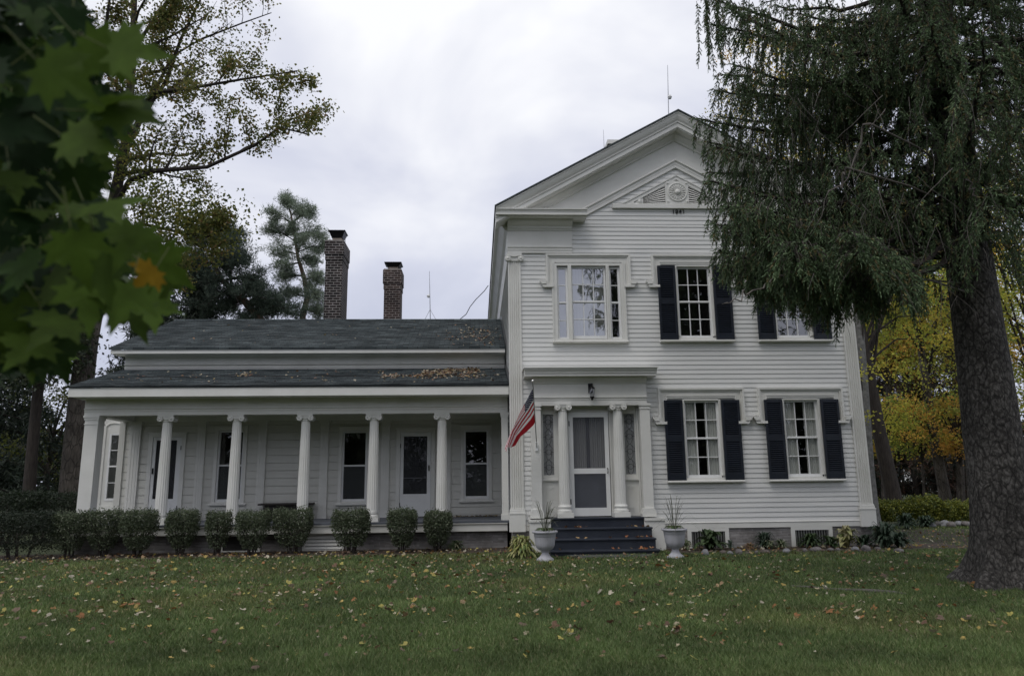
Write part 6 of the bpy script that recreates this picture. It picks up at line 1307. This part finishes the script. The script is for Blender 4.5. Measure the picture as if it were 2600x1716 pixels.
# grey dead twigs hanging through the boughs
w = MB()
for k in range(170):
    x, y = r.uniform(1740, 2300), r.uniform(180, 700); p_ = dsp(x, y, r.uniform(-8.8, -5.6)); L = r.uniform(0.25, 0.8); cur = np.array([r.gauss(0, .4), r.gauss(0, .3), -0.7]); pts = [p_]
    for j in range(6): cur = cur+np.array([r.gauss(0, .16), r.gauss(0, .16), -0.12]); cur /= np.linalg.norm(cur); pts.append(pts[-1]+cur*L/6)
    w.tube(pts, [0.004, .0035, .003, .003, .0025, .002, .0015], 3, cap=False)
tag(w.build('dead_twigs', DEADM, t), kind='stuff')
for pth in ([(2005, 285), (2010, 300), (1960, 400), (1925, 450), (1900, 520), (1880, 545)], [(1965, 395), (1950, 440), (1990, 480), (2000, 520)], [(1672, 706), (1690, 697), (1701, 700), (1722, 684), (1748, 682), (1775, 660), (1800, 640)], [(2030, 640), (1985, 660), (1975, 685)], [(2240, 410), (2258, 440), (2262, 480), (2270, 520)]):
    w = MB() if len(w.v) else w
    pth = [(poly([np.array(q) for q in pth], f/12)+np.array([r.gauss(0, 5), r.gauss(0, 5)])) for f in range(13)]
    pts = [dsp(q[0], q[1], -8.2+0.05*j) for j, q in enumerate(pth)]; up = max((0, -1), key=lambda k: pts[k][2])
    pts = pts[::-1] if up == 0 else pts
    pts = pts+[pts[-1]*0.5+tk(pts[-1][2]+0.2)*0.5+np.array([0, 0, 0.15]), tk(pts[-1][2]+0.35)]; w.tube(pts, [0.004+0.0007*j for j in range(15)], 6)
    w.build('dead_branch', DEADM, t)


# exposed root on the lawn and fallen grey branch
pts = [ground_at(x*1.0943, y*1.0943)+np.array([0, 0, 0.02]) for x, y in ((1835, 1362), (1880, 1366), (1930, 1370), (1985, 1374), (2030, 1376), (2075, 1379), (2105, 1382))]
w = MB(); w.tube(pts, [0.01, 0.022, 0.015, 0.03, 0.034, 0.028, 0.012], 8); tag(w.build('surface_root', mat('weathered_root', (0.11, 0.10, 0.09), 0.9, 0.3, 8, 0.6, 30), None, tuple(pts[3])), 'long grey root lying bare across the lawn left of the spruce', 'root')

# ------------------------------------------------------------------ the near maple whose leaves hang into the upper left
MX, MY = -4.6, -13.6
t = thing('near_maple', (MX, MY, 0), 'near maple whose big green leaves hang into the upper left corner', 'tree')
w = MB(); w.tube([(MX, MY, -0.1), (MX, MY, 0.3), (MX+.05, MY, 2.0), (MX+.1, MY+.1, 4.0), (MX, MY, 7.0)], [0.32, 0.25, 0.21, 0.17, 0.08], 12); w.build('trunk', BARK, t)
r = random.Random(95); nr = np.random.default_rng(95)
poly_px = [(-60, -60), (215, -60), (222, 60), (330, 130), (220, 165), (345, 250), (345, 300), (265, 330), (262, 405), (250, 470), (330, 520), (350, 570), (415, 625), (405, 690), (395, 735), (325, 760), (262, 740), (225, 755), (165, 850), (90, 885), (-60, 895)]
def inside(x, y):
    c = False; j = len(poly_px)-1
    for i in range(len(poly_px)):
        xi, yi = poly_px[i]; xj, yj = poly_px[j]
        if (yi > y) != (yj > y) and x < (xj-xi)*(y-yi)/(yj-yi)+xi: c = not c
        j = i
    return c
spots = [(310, 118, 1.55, 1.5), (300, 262, 1.6, 1.45), (255, 235, 1.6, 2.0), (262, 480, 1.5, 0.4), (345, 545, 1.6, -0.2), (300, 560, 1.55, -0.3), (385, 620, 1.7, 0.9), (340, 640, 1.65, -0.6), (352, 722, 1.75, 0.2), (285, 700, 1.6, -0.2), (240, 640, 1.55, 0.3), (310, 735, 1.8, 0.5), (205, 700, 1.6, -0.4), (180, 590, 1.5, 0.2), (150, 180, 1.5, 1.2), (200, 330, 1.6, 1.3), (120, 760, 1.7, -0.4), (60, 810, 1.75, -0.3), (235, 130, 1.6, 1.0), (210, 790, 1.9, 0.1), (395, 660, 1.8, 0.7)]
leaves = [(dspd(x, y, d_), 0.115 if k != 7 else 0.07, a, 0 if k not in (7,) else 3) for k, (x, y, d_, a) in enumerate(spots)]
while len(leaves) < 520:
    x, y = r.uniform(-80, 420), r.uniform(-80, 890)
    if inside(x+(38 if x > 120 else 0), y+(30 if 600 < y < 780 else 0)): d_ = r.uniform(1.75, 3.6); leaves.append((dspd(x, y, d_), r.uniform(0.08, 0.125), r.gauss(0.3, 0.9), r.choice((0, 1, 1, 2, 2, 2) if x < 260 else (0, 0, 0, 1, 1, 2))))  # leaves further left draw darker colours, shade put into the leaf colour
# unseen crown leaves added above and outside the frame to shade the leaves below
for k in range(420): leaves.append((np.array([r.uniform(-5.0, -1.3), r.uniform(-17.5, -14.2), r.uniform(2.9, 5.0)]), 0.16, r.uniform(-3, 3), r.choice((0, 1, 2))))
for k in range(520): leaves.append((np.array([r.uniform(-4.6, -0.9), r.uniform(-15.6, -11.8), r.uniform(3.4, 5.2)]) if r.random() < 0.7 else np.array([r.uniform(-4.8, -2.2), r.uniform(-15.5, -11.5), r.uniform(1.4, 3.6)]), 0.14, r.uniform(-3, 3), r.choice((0, 1, 2))))
keep = []
for L_ in leaves:   # leaves outside the frame must not hang into view
    v_ = L_[0]-CAMP; zc_ = v_.dot(_f)
    if zc_ > 0.2:
        px_, py_ = (1300+FPX*v_.dot(_r)/zc_)/1.0943, (858-FPX*v_.dot(_u)/zc_)/1.0943
        if px_ < 2450 and -90 < py_ < 1650 and px_ > -90 and not inside(px_, py_): continue
    keep.append(L_)
leaves = keep
M = np.array(MAPLE); V = []; F = []; C = []; NM = len(M)
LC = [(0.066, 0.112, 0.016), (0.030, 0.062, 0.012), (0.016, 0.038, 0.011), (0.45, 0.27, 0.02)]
wt = MB()
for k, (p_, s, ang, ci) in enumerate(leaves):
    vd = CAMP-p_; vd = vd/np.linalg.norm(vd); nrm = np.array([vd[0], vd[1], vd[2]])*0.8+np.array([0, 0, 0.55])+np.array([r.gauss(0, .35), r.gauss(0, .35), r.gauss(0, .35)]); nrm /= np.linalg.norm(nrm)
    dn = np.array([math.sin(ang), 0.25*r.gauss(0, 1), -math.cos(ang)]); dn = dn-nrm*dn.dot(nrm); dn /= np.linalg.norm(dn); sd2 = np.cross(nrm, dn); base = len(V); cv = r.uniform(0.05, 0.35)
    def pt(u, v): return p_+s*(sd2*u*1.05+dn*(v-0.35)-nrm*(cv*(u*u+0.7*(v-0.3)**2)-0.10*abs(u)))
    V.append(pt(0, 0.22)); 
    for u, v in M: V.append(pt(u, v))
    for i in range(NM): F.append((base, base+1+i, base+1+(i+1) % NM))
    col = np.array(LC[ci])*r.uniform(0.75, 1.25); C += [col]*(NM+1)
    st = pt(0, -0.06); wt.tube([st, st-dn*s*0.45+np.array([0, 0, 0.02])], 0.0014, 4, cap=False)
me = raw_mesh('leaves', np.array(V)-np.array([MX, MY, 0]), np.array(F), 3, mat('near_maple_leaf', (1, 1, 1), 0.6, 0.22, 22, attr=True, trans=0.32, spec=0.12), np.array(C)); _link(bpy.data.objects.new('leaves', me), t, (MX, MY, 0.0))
wt.build('leaf_stalks', mat('leaf_stalk', (0.10, 0.12, 0.03), 0.6), t)
w = MB()
for pth in ([(-80, 640, 2.2), (60, 640, 2.0), (180, 628, 1.9), (300, 600, 1.8)], [(-80, 470, 2.6), (40, 330, 2.5), (140, 210, 2.4), (190, 60, 2.3)], [(-90, 200, 2.4), (60, 190, 2.2), (200, 150, 2.0)], [(-80, 800, 2.4), (80, 760, 2.2), (220, 730, 2.0)]):
    pp = [dspd(x, y, d_) for x, y, d_ in pth]; pp = [np.array([MX+.05, MY, pp[0][2]-0.2])]+pp; w.tube(pp, [0.03]+[0.012-0.0022*j for j in range(len(pth))], 6)
w.build('branches', BARKD, t)
